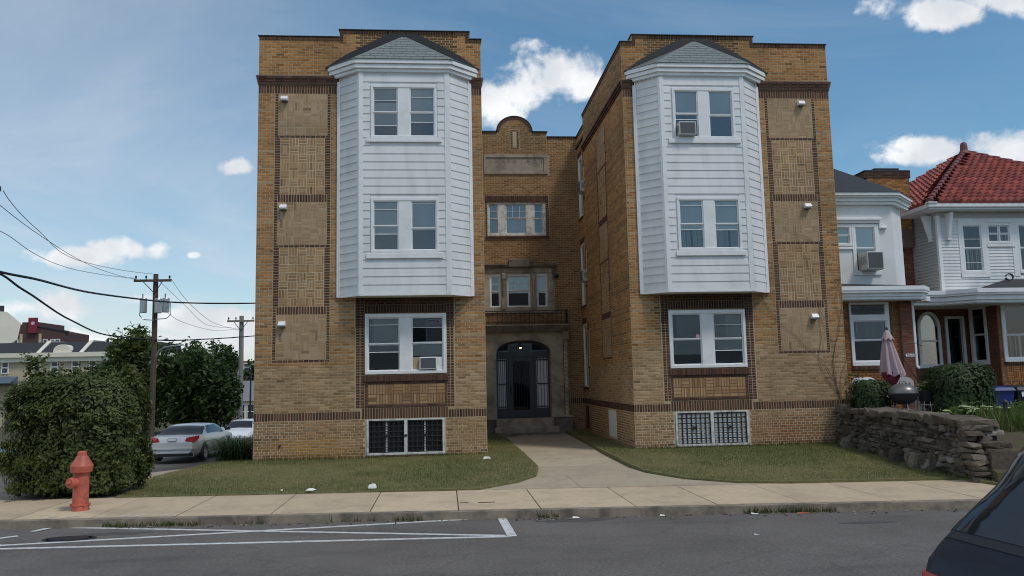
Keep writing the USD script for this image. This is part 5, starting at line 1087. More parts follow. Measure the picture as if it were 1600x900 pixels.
while u < Lw:
    l_ = rr.uniform(.25, .75); stone(FW, u, min(u+l_-.02, Lw+.03), -.48, .05+rr.normal()*.02, 1.06, 1.21 + rr.normal()*.012, rr, A3(*SCOL[rr.integers(6)])*rr.uniform(.85, 1.25), .2); u += l_
for k in range(11):
    z0 = .02 + k*.098; z1 = z0 + .098; d = .10 if z0 > .78 else .46 - .02*k; u = -.12
    while u < (.46 if z0 < .78 else .30):
        l_ = rr.uniform(.16, .40); stone(FE, u, u+l_-.012, -.12, d*.8 + rr.normal()*.03, z0+.005, z1-.005, rr, A3(*SCOL[rr.integers(6)])*rr.uniform(.75, 1.25), .2); u += l_
rb = np.random.default_rng(5)
def shrub(name, label, cat, c, half, n, size, gi, seed, stem=True, lump=.14, group=None, zb=None):
    o = (c[0], c[1], c[2]-half[2] if zb is None else zb); t = thing(name, label, cat, o, group); r = np.random.default_rng(seed)
    P, s = boxy(r, c, half, n, lump, min(half)*.28); v, f, col = leafmesh(P, size, seed, GREEN[gi], .3, s)
    put(t, 'foliage', MB().add(v, f, col), M['leaf'], colored=True)
    st = MB()
    for i in range(7):
        a = r.uniform(0, 6.28); e = A3(c[0]+math.cos(a)*half[0]*.6, c[1]+math.sin(a)*half[1]*.6, c[2]+half[2]*r.uniform(.1, .7)); b_ = A3(c[0]+math.cos(a)*.08, c[1]+math.sin(a)*.08, o[2]-.05)
        st.tube([b_, (b_+e)/2 + r.normal(0, .05, 3), e], [.022, .015, .006], 5)
    put(t, 'branches', st, M['bark'])
    return t
shrub('garden_shrub', 'small round dark shrub just behind the stone wall near the brick building', 'shrub', (10.55, 19.1, 1.47), (.44, .42, .42), 5200, .045, 1, 31)
shrub('hedge', 'square clipped dark hedge behind the stone wall between the grill and the bins', 'hedge', (12.52, 18.6, 1.56), (.74, .68, .66), 12000, .05, 1, 32, lump=.10)
shrub('creeping_plant', 'thin reddish dry plant climbing the right corner of the brick building', 'plant', (10.42, 19.75, 1.5), (.22, .15, .55), 260, .045, 2, 33)
# bare vine stems on the right wing panels
vt = thing('bare_vine', 'bare thin brown vine stems spreading over the right wing brick panels', 'vine', (10.3, 20.1, 1.2)); r = np.random.default_rng(12)
for i in range(6):
    x, z = 10.35 - .02*i, 1.3 + .25*r.random(); pts = []; ang = 1.62 + .06*r.normal(); n = r.integers(22, 52)
    for k in range(n):
        pts.append((min(x, 10.53), 20.175, z)); ang += r.normal()*.16 + (.02 if z > 4 else 0); ang = min(max(ang, 1.1), 2.9); x += .11*math.cos(ang); z += .11*math.sin(ang)
        if z > 6.6: break
    if len(pts) > 3: put(vt, 'stem', MB().tube(pts, np.linspace(.0055, .0025, len(pts)), 4), M['bark'])
# patio umbrella, closed and leaning
um = thing('patio_umbrella', 'closed dusty pink patio umbrella leaning behind the kettle grill', 'umbrella', (11.02, 19.3, 1.0))
top, bot = A3(11.17, 19.25, 3.12), A3(11.31, 19.35, 1.0); ax = lambda t: top + (bot-top)*t
put(um, 'pole', MB().tube([top + A3(0, 0, .04), bot], .022, 8), M['black'])
P = []
for i in range(13):
    t = .10 + .44*i/12; c = ax(t) + A3(-.02 + .05*(i/12)**2, 0, 0); R = .085 + .185*(i/12)**.9
    P.append([tuple(c + A3(R*(1+.17*math.cos(8*a+.6)+.08*math.cos(3*a))*math.cos(a), R*(1+.17*math.cos(8*a+.6))*math.sin(a), .03*math.cos(8*a)*(i/12))) for a in np.linspace(0, 2*math.pi, 65)])
put(um, 'canopy', MB().grid(P, flip=False), M['pink'], smooth=True)
P = []
for i in range(6):
    t = .0 + .115*i/5; c = ax(t) + A3(-.01, 0, 0); R = .02 + .13*(i/5)**.8
    P.append([tuple(c + A3(R*(1+.10*math.cos(8*a))*math.cos(a), R*(1+.10*math.cos(8*a))*math.sin(a), -.03*math.cos(8*a)*(i/5))) for a in np.linspace(0, 2*math.pi, 49)])
put(um, 'vent_cap', MB().grid(P), M['pink'], smooth=True)
P = [[tuple(ax(t) + A3(R*(1+.2*math.cos(6*a))*math.cos(a)-.02, R*math.sin(a), 0)) for a in np.linspace(0, 2*math.pi, 37)] for t, R in ((.50, .21), (.56, .20), (.62, .13), (.68, .05))]
put(um, 'canopy_lining', MB().grid(P), M['dark_red'], smooth=True); put(um, 'finial', MB().lathe([(.03, 0), (.035, .03), (.015, .07), (0, .08)], 10, tuple(top)), M['black'])
put(um, 'care_tag', MB().box(11.36, 11.45, 19.08, 19.085, 2.03, 2.10), M['paper']); put(um, 'base', MB().lathe([(0, .12), (.05, .12), (.06, .05), (.24, .035), (.25, 0)], 20, (11.31, 19.35, .98)), M['black'])
# kettle grill
gk = thing('kettle_grill', 'round kettle charcoal grill with grey lid standing behind the stone wall', 'grill', (11.03, 18.5, 1.0))
cx, cy, cz = 11.03, 18.5, 1.53
put(gk, 'lid', MB().lathe([(.33, .015), (.335, .03), (.32, .10), (.27, .17), (.18, .225), (.08, .245), (0, .25)], 28, (cx, cy, cz)), M['kettle'], smooth=40)
put(gk, 'bowl', MB().lathe([(.335, .012), (.325, -.04), (.28, -.14), (.20, -.21), (.10, -.245), (0, -.25)], 28, (cx, cy, cz)), M['black'], smooth=40)
put(gk, 'handle', MB().tube([(cx-.07, cy, cz+.25), (cx-.065, cy, cz+.30), (cx+.065, cy, cz+.30), (cx+.07, cy, cz+.25)], .010, 6), M['black'])
for a in (.4, 2.5, 4.6): put(gk, 'leg', MB().tube([(cx+.14*math.cos(a), cy+.14*math.sin(a), cz-.2), (cx+.29*math.cos(a), cy+.29*math.sin(a), 1.0)], .012, 6), M['metal'])
put(gk, 'ash_pan', MB().lathe([(0, 0), (.13, .01), (.14, .03), (.13, .03), (0, .015)], 18, (cx, cy, cz-.38)), M['metal'])
for s_ in (-1, 1): put(gk, 'side_handle', MB().tube([(cx+s_*.33, cy-.07, cz-.01), (cx+s_*.39, cy-.06, cz-.01), (cx+s_*.39, cy+.06, cz-.01), (cx+s_*.33, cy+.07, cz-.01)], .010, 6), M['black'])
def resin_chair(label, x, y, ang, grp='white plastic garden chairs'):
    t = thing('garden_chair', label, 'chair', (x, y, 1.0), grp); fr = yaw_frame((x, y, 1.0), ang)
    put(t, 'seat', MB(fr).box(-.23, .23, -.22, .22, .40, .43, ch=.01), M['white'])
    bp = Polygon([(-.24, .43), (-.25, .78)] + [(.25*math.cos(a), .78+.16*math.sin(a)) for a in np.linspace(math.pi, 0, 11)] + [(.24, .43)])
    for i in range(5): bp = bp.difference(rect(-.19+i*.08, -.15+i*.08, .5, .78))
    put(t, 'backrest', MB(fr).poly(bp, .20, .235), M['white'])
    for sx in (-1, 1):
        for sy in (-1, 1): put(t, 'leg', MB(fr).hull([(sx*.20, sy*.2, .4), (sx*.24, sy*.2, .4), (sx*.24, sy*.17, .4), (sx*.20, sy*.17, .4), (sx*.24, sy*.24, 0), (sx*.27, sy*.24, 0), (sx*.27, sy*.21, 0), (sx*.24, sy*.21, 0)]), M['white'])
        put(t, 'arm', MB(fr).tube([(sx*.26, .21, .62), (sx*.29, -.02, .64), (sx*.28, -.2, .62), (sx*.26, -.21, .4)], .022, 6), M['white'])
for args in (('white plastic garden chair mostly hidden behind the round shrub', 10.78, 19.75, .3), ('white plastic garden chair under the closed umbrella', 11.15, 20.05, .1), ('white plastic garden chair right behind the kettle grill', 11.62, 19.45, -.5), ('white plastic garden chair half hidden by the clipped hedge edge', 12.0, 19.0, -1.2)): resin_chair(*args)
pl = thing('planter', 'black pot of trailing green leaves on a white wire stand beside the grill', 'planter', (11.75, 18.75, 1.0))
put(pl, 'pot', MB().lathe([(0, 0), (.15, 0), (.19, .24), (.20, .26), (.18, .26), (.17, .2), (0, .2)], 20, (11.75, 18.75, 1.33)), M['black'], smooth=40)
wst = MB(); [wst.tube([(11.75+.17*math.cos(a), 18.75+.17*math.sin(a), 1.34), (11.75+.2*math.cos(a), 18.75+.2*math.sin(a), 1.0)], .008, 5) for a in np.linspace(0, 5.5, 8)]; wst.tube([(11.75+.18*math.cos(a), 18.75+.18*math.sin(a), 1.25) for a in np.linspace(0, 6.2832, 21)], .008, 5)
put(pl, 'wire_stand', wst, M['white'])
r = np.random.default_rng(8); P = clumps(r, (11.75, 18.75, 1.68), (.2, .2, .12), 16, 14, .05); v, f, c = leafmesh(P, .06, 8, ((.06, .09, .02), (.14, .15, .05)), .3, aspect=.3); put(pl, 'leaves', MB().add(v, f, c), M['leaf'], colored=True)
gh = thing('shepherd_hook', 'tall thin bent iron garden hook rising behind the grill and planter', 'garden hook', (11.85, 19.3, 1.0))
put(gh, 'rod', MB().tube([(12.0, 19.3, 1.0), (11.93, 19.3, 1.8), (11.6, 19.3, 2.35), (11.55, 19.3, 2.62), (11.7, 19.3, 2.78), (11.95, 19.3, 2.78), (12.1, 19.3, 2.7)], .010, 5), M['iron'])
# bins, flowers, post
for (x, mt, lab) in ((14.36, 'blue_bin', 'blue wheeled recycling bin beside the clipped hedge'), (14.98, 'black', 'black wheeled rubbish bin with a pale label right of the blue bin'), (15.62, 'black', 'black wheeled rubbish bin at the right picture edge')):
    t = thing('wheelie_bin', lab, 'bin', (x, 19.8, .95)); put(t, 'body', MB().hull([(x-.22, 19.56, .98), (x+.22, 19.56, .98), (x-.22, 19.98, .98), (x+.22, 19.98, .98), (x-.27, 19.5, 1.52), (x+.27, 19.5, 1.52), (x-.27, 20.08, 1.52), (x+.27, 20.08, 1.52)]), M[mt])
    put(t, 'lid', MB().hull([(x-.29, 19.46, 1.525), (x+.29, 19.46, 1.525), (x-.29, 20.1, 1.525), (x+.29, 20.1, 1.525), (x-.26, 19.52, 1.60), (x+.26, 19.52, 1.60), (x-.26, 20.1, 1.64), (x+.26, 20.1, 1.64)]), M[mt])
    for s_ in (-1, 1): put(t, 'wheel', MB().lathe([(0, -.03), (.1, -.03), (.1, .03), (0, .03)], 14, (x+s_*.24, 20.0, 1.05), 'x'), M['tyre'])
    if x > 14.5 and x < 15.3: put(t, 'label', MB().box(x-.17, x-.0, 19.485, 19.49, 1.36, 1.49), M['paper'])
ir = blades([Polygon([(10.55, 14.5), (13.5, 13.9), (13.6, 15.6), (10.75, 15.7)])], 2200, .22, .5, lambda x, y: 0*x + .88, 91, ((.05, .085, .02), (.10, .14, .035)), .012, .5)
put('/World', 'iris_leaves', ir, M['grass'], 'long upright green iris leaves growing behind the wall end', kind='stuff', cat='plants', colored=True, origin=(0, 0, 0))
r = np.random.default_rng(14)
fb = thing('flower_bush', 'low bush with flat pale green flower heads in front of the hedge', 'flowers', (11.9, 16.3, .95))
P = np.vstack([clumps(r, (11.2, 16.4, 1.06), (.7, .5, .2), 60, 40, .07), clumps(r, (12.7, 16.6, 1.05), (.8, .5, .25), 60, 40, .07)]); v, f, c = leafmesh(P, .05, 14, ((.06, .11, .02), (.16, .24, .05)), .5); put(fb, 'foliage', MB().add(v, f, c), M['leaf'], colored=True)
for i in range(22):
    a, y = r.uniform(10.62, 11.9), r.uniform(15.9, 16.5); zz_ = 1.22 + r.uniform(-.02, .12); rd_ = r.uniform(.05, .10)
    put(fb, 'flower_head', MB().lathe([(0, .02), (rd_*.7, .016), (rd_, 0), (rd_*.5, -.02), (0, -.03)], 10, (a, y, zz_), col=A3(.50, .56, .30)*r.uniform(.8, 1.1)), M['leaf'], colored=True)
    put(fb, 'stem', MB().tube([(a, y, zz_-.02), (a+.03, y, .95)], .006, 4), M['leaf_stem'] if 'leaf_stem' in M else M.setdefault('leaf_stem', pbr('leaf_stem', (.06, .10, .03))))
po = thing('black_post', 'slim black iron post standing among the iris leaves by the wall end', 'post', (11.03, 15.0, .3))
put(po, 'shaft', MB().box(11.0, 11.06, 14.97, 15.03, .3, 1.42), M['iron']); put(po, 'cap', MB().lathe([(.05, 0), (.05, .02), (.02, .06), (0, .07)], 10, (11.03, 15, 1.42)), M['iron'])
# ------------------------------------------------------------------ the corner: bush, hydrant, street
cb = thing('corner_bush', 'large dense green bush on the street corner behind the fire hydrant', 'bush', (-6.6, 15.9, .1)); r = np.random.default_rng(41)
P, s = boxy(r, (-6.86, 15.86, 1.23), (1.12, .80, 1.07), 34000, .12, .22, 6.0)
P2, s2 = boxy(r, (-6.86, 15.86, 1.23), (1.14, .82, 1.09), 170, .13, .05, 6.0); P2, s2 = np.repeat(P2, 80, 0) + r.normal(0, .055, (170*80, 3)), np.repeat(s2, 80, 0); P, s = np.vstack([P, P2]), np.vstack([s, s2])
Q = np.vstack([clumps(r, (-6.78 + dx*.95, 15.7, 2.24 + dz), (.16, .16, .18), 6, 22, .06) for dx, dz in ((-.9, .15), (-.55, .05), (-.2, .08), (.2, .02), (.55, .12), (.85, .1), (1.0, -.1), (-1.0, -.1), (-.95, .28))])
v, f, c = leafmesh(P, .040, 41, GREEN[2], .3, s); v2, f2, c2 = leafmesh(Q, .045, 42, GREEN[2], .4)
put(cb, 'foliage', MB().add(v, f, c).add(v2, f2, c2), M['leaf'], colored=True)
st = MB()
for i in range(16):
    a = r.uniform(0, 6.28); b_ = A3(-6.86 + .45*math.cos(a), 15.85 + .3*math.sin(a), .05); e = A3(-6.86 + .75*math.cos(a), 15.86 + .5*math.sin(a), r.uniform(1.2, 2.0)); st.tube([b_, (b_+e)/2 + r.normal(0, .08, 3), e], [.03, .02, .008], 5)
put(cb, 'branches', st, M['bark'])
og = thing('ornamental_grass', 'clump of tall arching dark ornamental grass at the left corner of the building', 'ornamental grass', (-5.2, 20.7, .1)); r = np.random.default_rng(6); V = []; F = []; Cc = []
for i in range(900):
    a = r.uniform(0, 6.28); L_ = r.uniform(.7, 1.45); b_ = A3(-5.22 + r.normal()*.16, 20.75 + r.normal()*.16, .08); n = 5; sd = A3(-math.sin(a), math.cos(a), 0)*.009; k0 = len(V)
    for j in range(n): t = j/(n-1); p = b_ + A3(math.cos(a), math.sin(a), 0)*L_*.72*t**1.6 + A3(0, 0, L_*(1.15*t - .72*t**2.4)); V += [p - sd*(1-t*.85), p + sd*(1-t*.85)]
    for j in range(n-1): q = k0 + 2*j; F += [(q, q+1, q+3), (q, q+3, q+2)]
    Cc += [A3(.03, .055, .016)*r.uniform(.6, 1.6)]*(2*n)
put(og, 'blades', MB().add(V, F, np.array(Cc)), M['grass'], colored=True)
hy = thing('fire_hydrant', 'faded red fire hydrant with conical cap on the sidewalk in front of the corner bush', 'hydrant', (-5.91, 13.8, .12)); o = (-5.91, 13.8, .12)
put(hy, 'barrel', MB().lathe([(0, 0), (.135, 0), (.138, .03), (.13, .045), (.13, .075), (.14, .08), (.14, .10), (.122, .105), (.118, .40), (.118, .60), (.125, .62)], 28, o), M['hydrant'], smooth=35)
put(hy, 'bonnet', MB().lathe([(.12, .60), (.16, .612), (.165, .63), (.168, .69), (.172, .70), (.168, .72), (.085, .86), (.07, .875), (.066, .93), (.05, .945), (0, .948)], 28, o), M['hydrant'], smooth=35)
FHn = yaw_frame(o, -.45)
put(hy, 'side_outlet', MB(FHn).lathe([(.0, -.245), (.03, -.245), (.03, -.23), (.078, -.228), (.085, -.19), (.085, -.17), (.07, -.165), (.075, -.09), (.075, 0)], 22, (0, 0, .455), 'y'), M['hydrant'], smooth=35)
put(hy, 'outlet_nut', MB(FHn).lathe([(0, -.275), (.022, -.275), (.024, -.24)], 5, (0, 0, .455), 'y'), M['hydrant'])
put(hy, 'side_outlet', MB(FHn).lathe([(.0, -.20), (.06, -.20), (.062, -.14), (.055, -.13), (.055, 0)], 18, (0, 0, .47), 'x'), M['hydrant'], smooth=35)
for i in range(8): a = i*math.pi/4; put(hy, 'flange_bolt', MB().lathe([(0, .105), (.012, .105), (.012, .07)], 6, (o[0]+.15*math.cos(a), o[1]+.15*math.sin(a), o[2]+.0)), M['hydrant'])
def pole(name, label, x, y, zb, zt, r0, mat, arm, grp=None):
    t = thing(name, label, 'utility pole', (x, y, zb), grp); put(t, 'shaft', MB().tube([(x, y, zb), (x+.02, y, (zb+zt)/2), (x, y, zt)], [r0*1.25, r0*1.1, r0], 12), M[mat])
    if arm: 
        xl, xr, za = arm; put(t, 'crossarm', MB().box(xl, xr, y-r0-.12, y-r0, za-.07, za+.07), M[mat])
        for q in (xl+.1, xl+(xr-xl)*.32, xr-.1): put(t, 'insulator', MB().lathe([(.02, 0), (.03, .06), (.06, .08), (.05, .14), (.06, .16), (.04, .22), (0, .23)], 10, (q, y-r0-.06, za+.07)), M['wire'])
        for sg_ in (xl+.5, xr-.5): put(t, 'brace', MB().tube([(sg_, y-r0-.06, za-.05), (x, y-r0-.02, za-.75)], .025, 5), M['wire'])
    return t
p1 = pole('utility_pole', 'brown wooden utility pole carrying three grey transformers', -16.8, 48, -1.25, 8.62, .14, 'pole', (-17.95, -15.85, 8.22))
for (x, z, dy) in ((-17.42, 6.35, -.1), (-16.5, 6.3, -.35), (-16.15, 6.35, -.1)):
    tf = MB().lathe([(0, 0), (.19, .0), (.20, .03), (.20, .76), (.21, .78), (.18, .84), (0, .86)], 18, (x, 48+dy, z)); put(p1, 'transformer', tf, M['metal'], smooth=40); put(p1, 'bushing', MB().tube([(x-.05, 48+dy, z+.84), (x-.05, 48+dy, z+1.1)], .03, 6), M['wire'])
put(p1, 'conduit', MB().tube([(-17.6, 47.9, 6.9), (-17.62, 47.9, 6.2), (-17.4, 47.9, 5.95), (-16.8, 47.85, 5.9)], .03, 5).tube([(-15.9, 47.9, 6.9), (-15.88, 47.9, 6.2), (-16.1, 47.9, 6.0), (-16.7, 47.85, 5.95)], .03, 5), M['metal'])
put(p1, 'lamp_arm', MB().tube([(-16.7, 48, 3.7), (-16.5, 47.9, 4.1), (-16.1, 47.7, 4.3), (-15.6, 47.4, 4.36), (-15.1, 47.1, 4.38)], .045, 6), M['metal']); put(p1, 'lamp_head', MB().hull([(-15.15, 47.0, 4.34), (-14.75, 46.8, 4.36), (-15.1, 47.15, 4.34), (-14.7, 46.95, 4.36), (-15.1, 47.05, 4.46), (-14.8, 46.9, 4.44)]), M['metal'])
p2 = pole('utility_pole', 'pale grey weathered utility pole closest to the apartment building edge', -15.3, 62, -1.3, 7.25, .17, 'pole_grey', (-16.3, -14.3, 6.85))
put(p2, 'riser_pipe', MB().tube([(-15.52, 61.85, -1.2), (-15.45, 61.85, 3.2)], .06, 6), M['metal'])
p3 = thing('street_lamp', 'thin dark street lamp standing right of the grey utility pole', 'street lamp', (-15.05, 64, -1.3)); put(p3, 'post', MB().tube([(-15.05, 64, -1.3), (-15.0, 64, 3.7)], [.08, .05], 8), M['wire']); put(p3, 'lamp_head', MB().box(-15.0, -14.4, 63.9, 64.1, 3.55, 3.65, ch=.03), M['metal'])
q0 = CAM + ray(6, 297)*(24/ray(6, 297)[1])
p0 = pole('utility_pole', 'utility pole just outside the left edge, only its crossarm tip showing', q0[0]-1.25, 24, -.3, q0[2]+.3, .14, 'pole', (q0[0]-2.5, q0[0], q0[2]))
def wire(label, pts, r=.012, cat='power line', grp=None):
    Q = np.array([CAM + ray(a, b)*(Y/ray(a, b)[1]) for a, b, Y in pts]); from scipy.interpolate import PchipInterpolator
    t = np.linspace(0, 1, len(Q)); s = np.linspace(0, 1, 40); C = np.column_stack([PchipInterpolator(t, Q[:, k])(s) for k in range(3)])
    put('/World', 'power_line', MB().tube(C, r, 5), M['wire'], label, cat=cat, group=grp)
wire('upper thin power line from the crossarm tip to the pole top', [(5, 298, 24), (60, 360, 31), (130, 409, 40), (238, 428, 48)])
wire('thin power line entering at the left edge above the small cloud', [(-40, 285, 24), (60, 366, 32), (140, 414, 40), (214, 437, 48)])
wire('lowest of the three thin power lines at the left of the sky', [(-75, 297, 24), (0, 361, 27), (50, 394, 31), (130, 424, 40), (214, 435, 48)])
wire('thick black cable crossing the sky to the building edge', [(-58, 405, 24), (0, 425, 26), (50, 435, 28), (140, 457, 36), (240, 470, 46), (330, 474, 50), (440, 473, 52)], .045)
wire('thick black cable sagging down to the leafy tree tops', [(-58, 405, 24), (0, 428, 26), (40, 455, 28), (110, 500, 36), (170, 524, 43), (241, 531, 47.7), (320, 530, 54), (420, 523, 60)], .038)
wire('thin line between the two poles, outermost on the right', [(268, 436, 47.9), (300, 478, 52), (335, 505, 57), (376, 515, 61.8)], .012)
wire('thin line between the two poles, starting below the crossarm', [(250, 440, 47.9), (290, 478, 52), (325, 508, 57), (362, 512, 61.8)], .012)
wire('lowest thin line between the two poles, starting at the transformers', [(262, 489, 47.9), (290, 505, 52), (325, 515, 57), (376, 514, 61.8)], .012)
wire('low pale line crossing in front of the trees by the grey pole', [(300, 562, 60), (340, 578, 60.5), (372, 587, 61.7), (420, 592, 63)], .025)
# trees behind the corner
def tree(label, x, y, zb, h, rad, n, per, gi, seed, size=.2, cen=.62, grp='trees behind the corner bush'):
    t = thing('leafy_tree', label, 'tree', (x, y, zb), grp); r = np.random.default_rng(seed); tk = MB(); tk.tube([(x, y, zb), (x+.1, y, zb+h*.3), (x, y, zb+h*.7)], [.2, .15, .06], 8)
    for i in range(7): a = r.uniform(0, 6.28); z0 = zb + h*r.uniform(.2, .5); tk.tube([(x, y, z0), (x+rad[0]*.4*math.cos(a), y+rad[1]*.4*math.sin(a), z0+h*.15), (x+rad[0]*.8*math.cos(a), y+rad[1]*.8*math.sin(a), z0+h*.3)], [.08, .05, .02], 5)
    put(t, 'trunk', tk, M['bark'])
    P = clumps(r, (x, y, zb+h*cen), (rad[0], rad[1], h*(1-cen)), n, per, .26, .35); P = P[P[:, 2] > zb+.1]
    v, f, c = leafmesh(P, size, seed, GREEN[gi], .4); put(t, 'crown', MB().add(v, f, c), M['leaf'], colored=True)
tree('tall pointed leafy tree left of the brown utility pole', -21.2, 57, -1.2, 7.4, (2.3, 2.2), 130, 60, 2, 51, cen=.5)
tree('broad leafy tree right of the brown utility pole', -17.4, 56, -1.2, 6.6, (2.3, 2.2), 140, 60, 0, 52, cen=.5)
tree('dark low leafy tree above the parked cars', -15.2, 55, -1.2, 4.9, (1.5, 1.6), 100, 55, 1, 53, cen=.5)
tree('leafy tree behind the top left of the corner bush', -23.5, 58, -1.2, 5.0, (2.0, 2.0), 90, 50, 1, 54, cen=.5)
tree('distant leafy tree beside the grey pole', -20.0, 92, -1.2, 6.1, (2.6, 2.4), 90, 50, 0, 55, .26, cen=.5)
tree('distant round dark tree top behind the broad tree', -21.5, 80, -1.2, 7.6, (2.0, 2.0), 80, 50, 1, 56, .22, cen=.6)
bt = thing('bare_tree', 'bare leafless twiggy tree against the clouds beside the leafy trees', 'tree', (-25.5, 66, -1.2)); r = np.random.default_rng(4); tw = MB(); tw.tube([(-25.5, 66, -1.2), (-25.5, 66, 4.2)], [.12, .06], 6)
put(bt, 'trunk', tw, M['bark'])
for i in range(16): a, l_ = r.uniform(-.9, .9), r.uniform(1.2, 2.6); x = -25.5; put(bt, 'branch', MB().tube([(x, 66, 3.2+r.random()), (x+l_*.5*math.sin(a), 66+r.normal()*.3, 4.6+l_*.4), (x+l_*math.sin(a)*1.1, 66, 4.8+l_*math.cos(a)*.85)], [.035, .022, .01], 4), M['bark'])
# far buildings on the left
def bldg_window(root, x0, x1, y, z0, z1, mt='glass_dark'):
    w_ = put(root, 'window', MB().box(x0-.1, x1+.1, y-.08, y+.1, z0-.1, z1+.1), M['white']); put(w_, 'pane', MB().box(x0, x1, y-.1, y-.07, z0, z1), M['win_dark']); put(w_, 'meeting_rail', MB().box(x0, x1, y-.12, y-.09, (z0+z1)/2-.04, (z0+z1)/2+.04), M['white'])
M['win_dark'] = pbr('dark_window', (.05, .055, .06), .2, .1); M['beige'] = pbr('beige_render', (.52, .44, .30), .9, .08, 2, stain=((.36, .27, .16), .6), sscale=.35); M['cream'] = pbr('cream_paint', (.74, .69, .56), .8, .06, 1); M['bluegrey'] = pbr('blue_grey_panel', (.09, .13, .17), .6, .1)
bb = thing('beige_building', 'long beige building with dark mansard roof beyond the corner bush', 'building', (-38, 78, -1.3))
put(bb, 'wall', MB().box(-52, -26.5, 75, 84, -1.4, 4.5), M['beige']); put(bb, 'cornice', MB().box(-52.2, -26.3, 74.7, 84, 4.45, 4.85).box(-52.3, -26.2, 74.5, 84, 4.85, 5.25), M['cream'])
put(bb, 'roof', MB().hull([(-52, 74.9, 5.25), (-26.5, 74.9, 5.25), (-52, 76.2, 6.25), (-26.8, 76.2, 6.25), (-52, 84, 6.25), (-26.8, 84, 6.25), (-52, 84, 5.25), (-26.5, 84, 5.25)]), M['slate'])
for x in (-36.2, -32.5, -28.7): put(bb, 'party_wall', MB().hull([(x-.18, 74.8, 5.25), (x+.18, 74.8, 5.25), (x+.2, 76.1, 6.4), (x+.55, 76.1, 6.4), (x-.18, 80, 5.25), (x+.18, 80, 5.25), (x+.2, 80, 6.4), (x+.55, 80, 6.4)]), M['cream'])
dm_ = [(-34.1 + .75*math.cos(a), 5.25 + .72*math.sin(a)**.8) for a in np.linspace(0, math.pi, 15)]; put(bb, 'dormer_arch', MB(FR((0, 74.7, 0), (1, 0, 0), (0, -1, 0))).poly(Polygon(dm_), 0, -1), M['cream'])
for x in (-39.0, -36.3, -34.8, -33.0, -31.5, -29.6): bldg_window(bb, x-.22, x+.22, 75, 3.75, 4.35) if x == -36.3 else bldg_window(bb, x-.22, x+.22, 75, 3.55, 4.4)
put(bb, 'awning', MB().hull([(-52, 75, 3.2), (-37.9, 75, 3.2), (-52, 73.6, 2.6), (-37.9, 73.6, 2.6), (-52, 75, 2.4), (-37.9, 75, 2.4)]), M['bluegrey'])
wg = thing('white_gable_house', 'cream white gabled house end at the far left edge', 'house', (-48, 88, -1.3)); F85 = FR((-42.9, 85, 0), (.87, .493, 0), (.493, -.87, 0))
put(wg, 'wall', MB(F85).poly(Polygon([(-9, 10.3), (-1.25, 9.85), (0, 8.7), (-.25, 7.1), (-1.4, 6.2), (-1.4, -1.3), (-9, -1.3)]), 0, -8), M['cream']); put(wg, 'chimney', MB(F85).box(-2.3, -1.5, -1, -.3, 9.7, 10.5), M['slate']); put(wg, 'window', MB(F85).box(-3, -2.0, -.05, .05, 6.2, 8.0), M['win_dark'])
db = thing('dark_brick_building', 'dark red brick building with a dark red roof sign in the distance', 'building', (-57.5, 124, -1.5)); FB_ = FR((0, 120, 0), (1, 0, 0), (0, -1, 0)); M['far_red'] = far_brick('far_red_brick', (.10, .045, .04), (.075, .035, .032), (.10, .07, .06))
put(db, 'wall', MB(FB_).poly(Polygon([(-63, -1.5), (-54.5, -1.5), (-54.5, 10.1), (-58.2, 10.9), (-58.2, 11.6), (-60.4, 11.6), (-60.4, 11.3), (-63, 11.2)]), 0, -8), M['far_red']); put(db, 'coping', MB(FB_).hull([(-54.3, .1, 10.1), (-58.2, .1, 10.9), (-54.3, .1, 10.3), (-58.2, .1, 11.1), (-54.3, -1, 10.1), (-58.2, -1, 10.9), (-54.3, -1, 10.3), (-58.2, -1, 11.1)]), M['slate'])
for x in (-60.6, -58.0): put(db, 'pilaster', MB(FB_).box(x, x+.35, 0, .12, 6, 9.9), M['beige'])
for x in (-61.3, -57.3, -56.3, -55.6): bldg_window(db, x, x+.42, 119.95, 8.0, 9.0)
sg = put(db, 'roof_sign', MB(FB_).box(-59.4, -58.2, .1, .4, 10.0, 12.2), M['dark_red']); put(sg, 'emblem', MB(FB_).lathe([(0, .43), (.26, .43), (.26, .40)], 12, (-58.75, 0, 11.4), 'y'), pbr('pale_pink', (.6, .4, .45)))
gb = thing('grey_shop_building', 'low building with grey metal roof and shop front beside the apartment edge', 'building', (-17, 80, -1.4)); put(gb, 'wall', MB().box(-20.5, -9, 75, 84, -1.5, .55), M['cream']); put(gb, 'roof', MB().hull([(-20.8, 74.7, .55), (-8.8, 74.7, .55), (-20.8, 79, 2.4), (-8.8, 79, 2.4), (-20.8, 84, .55), (-8.8, 84, .55)]), pbr('grey_roof_sheet', (.20, .205, .205), .6, .08, 3))
put(gb, 'lower_wall', MB().box(-20.6, -18.6, 74.85, 75, -1.5, -.35), M['far_red2'] if 'far_red2' in M else M.setdefault('far_red2', far_brick('far_red_brick_b', (.26, .13, .09), (.22, .11, .08), (.3, .25, .2))))
for x in (-18.5, -17.4, -16.3): bldg_window(gb, x-.4, x+.4, 75, -1.0, .2)
ph = thing('pink_brick_house', 'pinkish brick house wall showing above the leafy trees', 'house', (-26, 92, -1.4)); put(ph, 'wall', MB().box(-29.2, -25.4, 90, 96, -1.4, 5.5), far_brick('pink_brick', (.30, .13, .12), (.26, .11, .10), (.32, .2, .18))); put(ph, 'coping', MB().box(-29.3, -25.3, 89.9, 96, 5.5, 5.7), M['cream'])
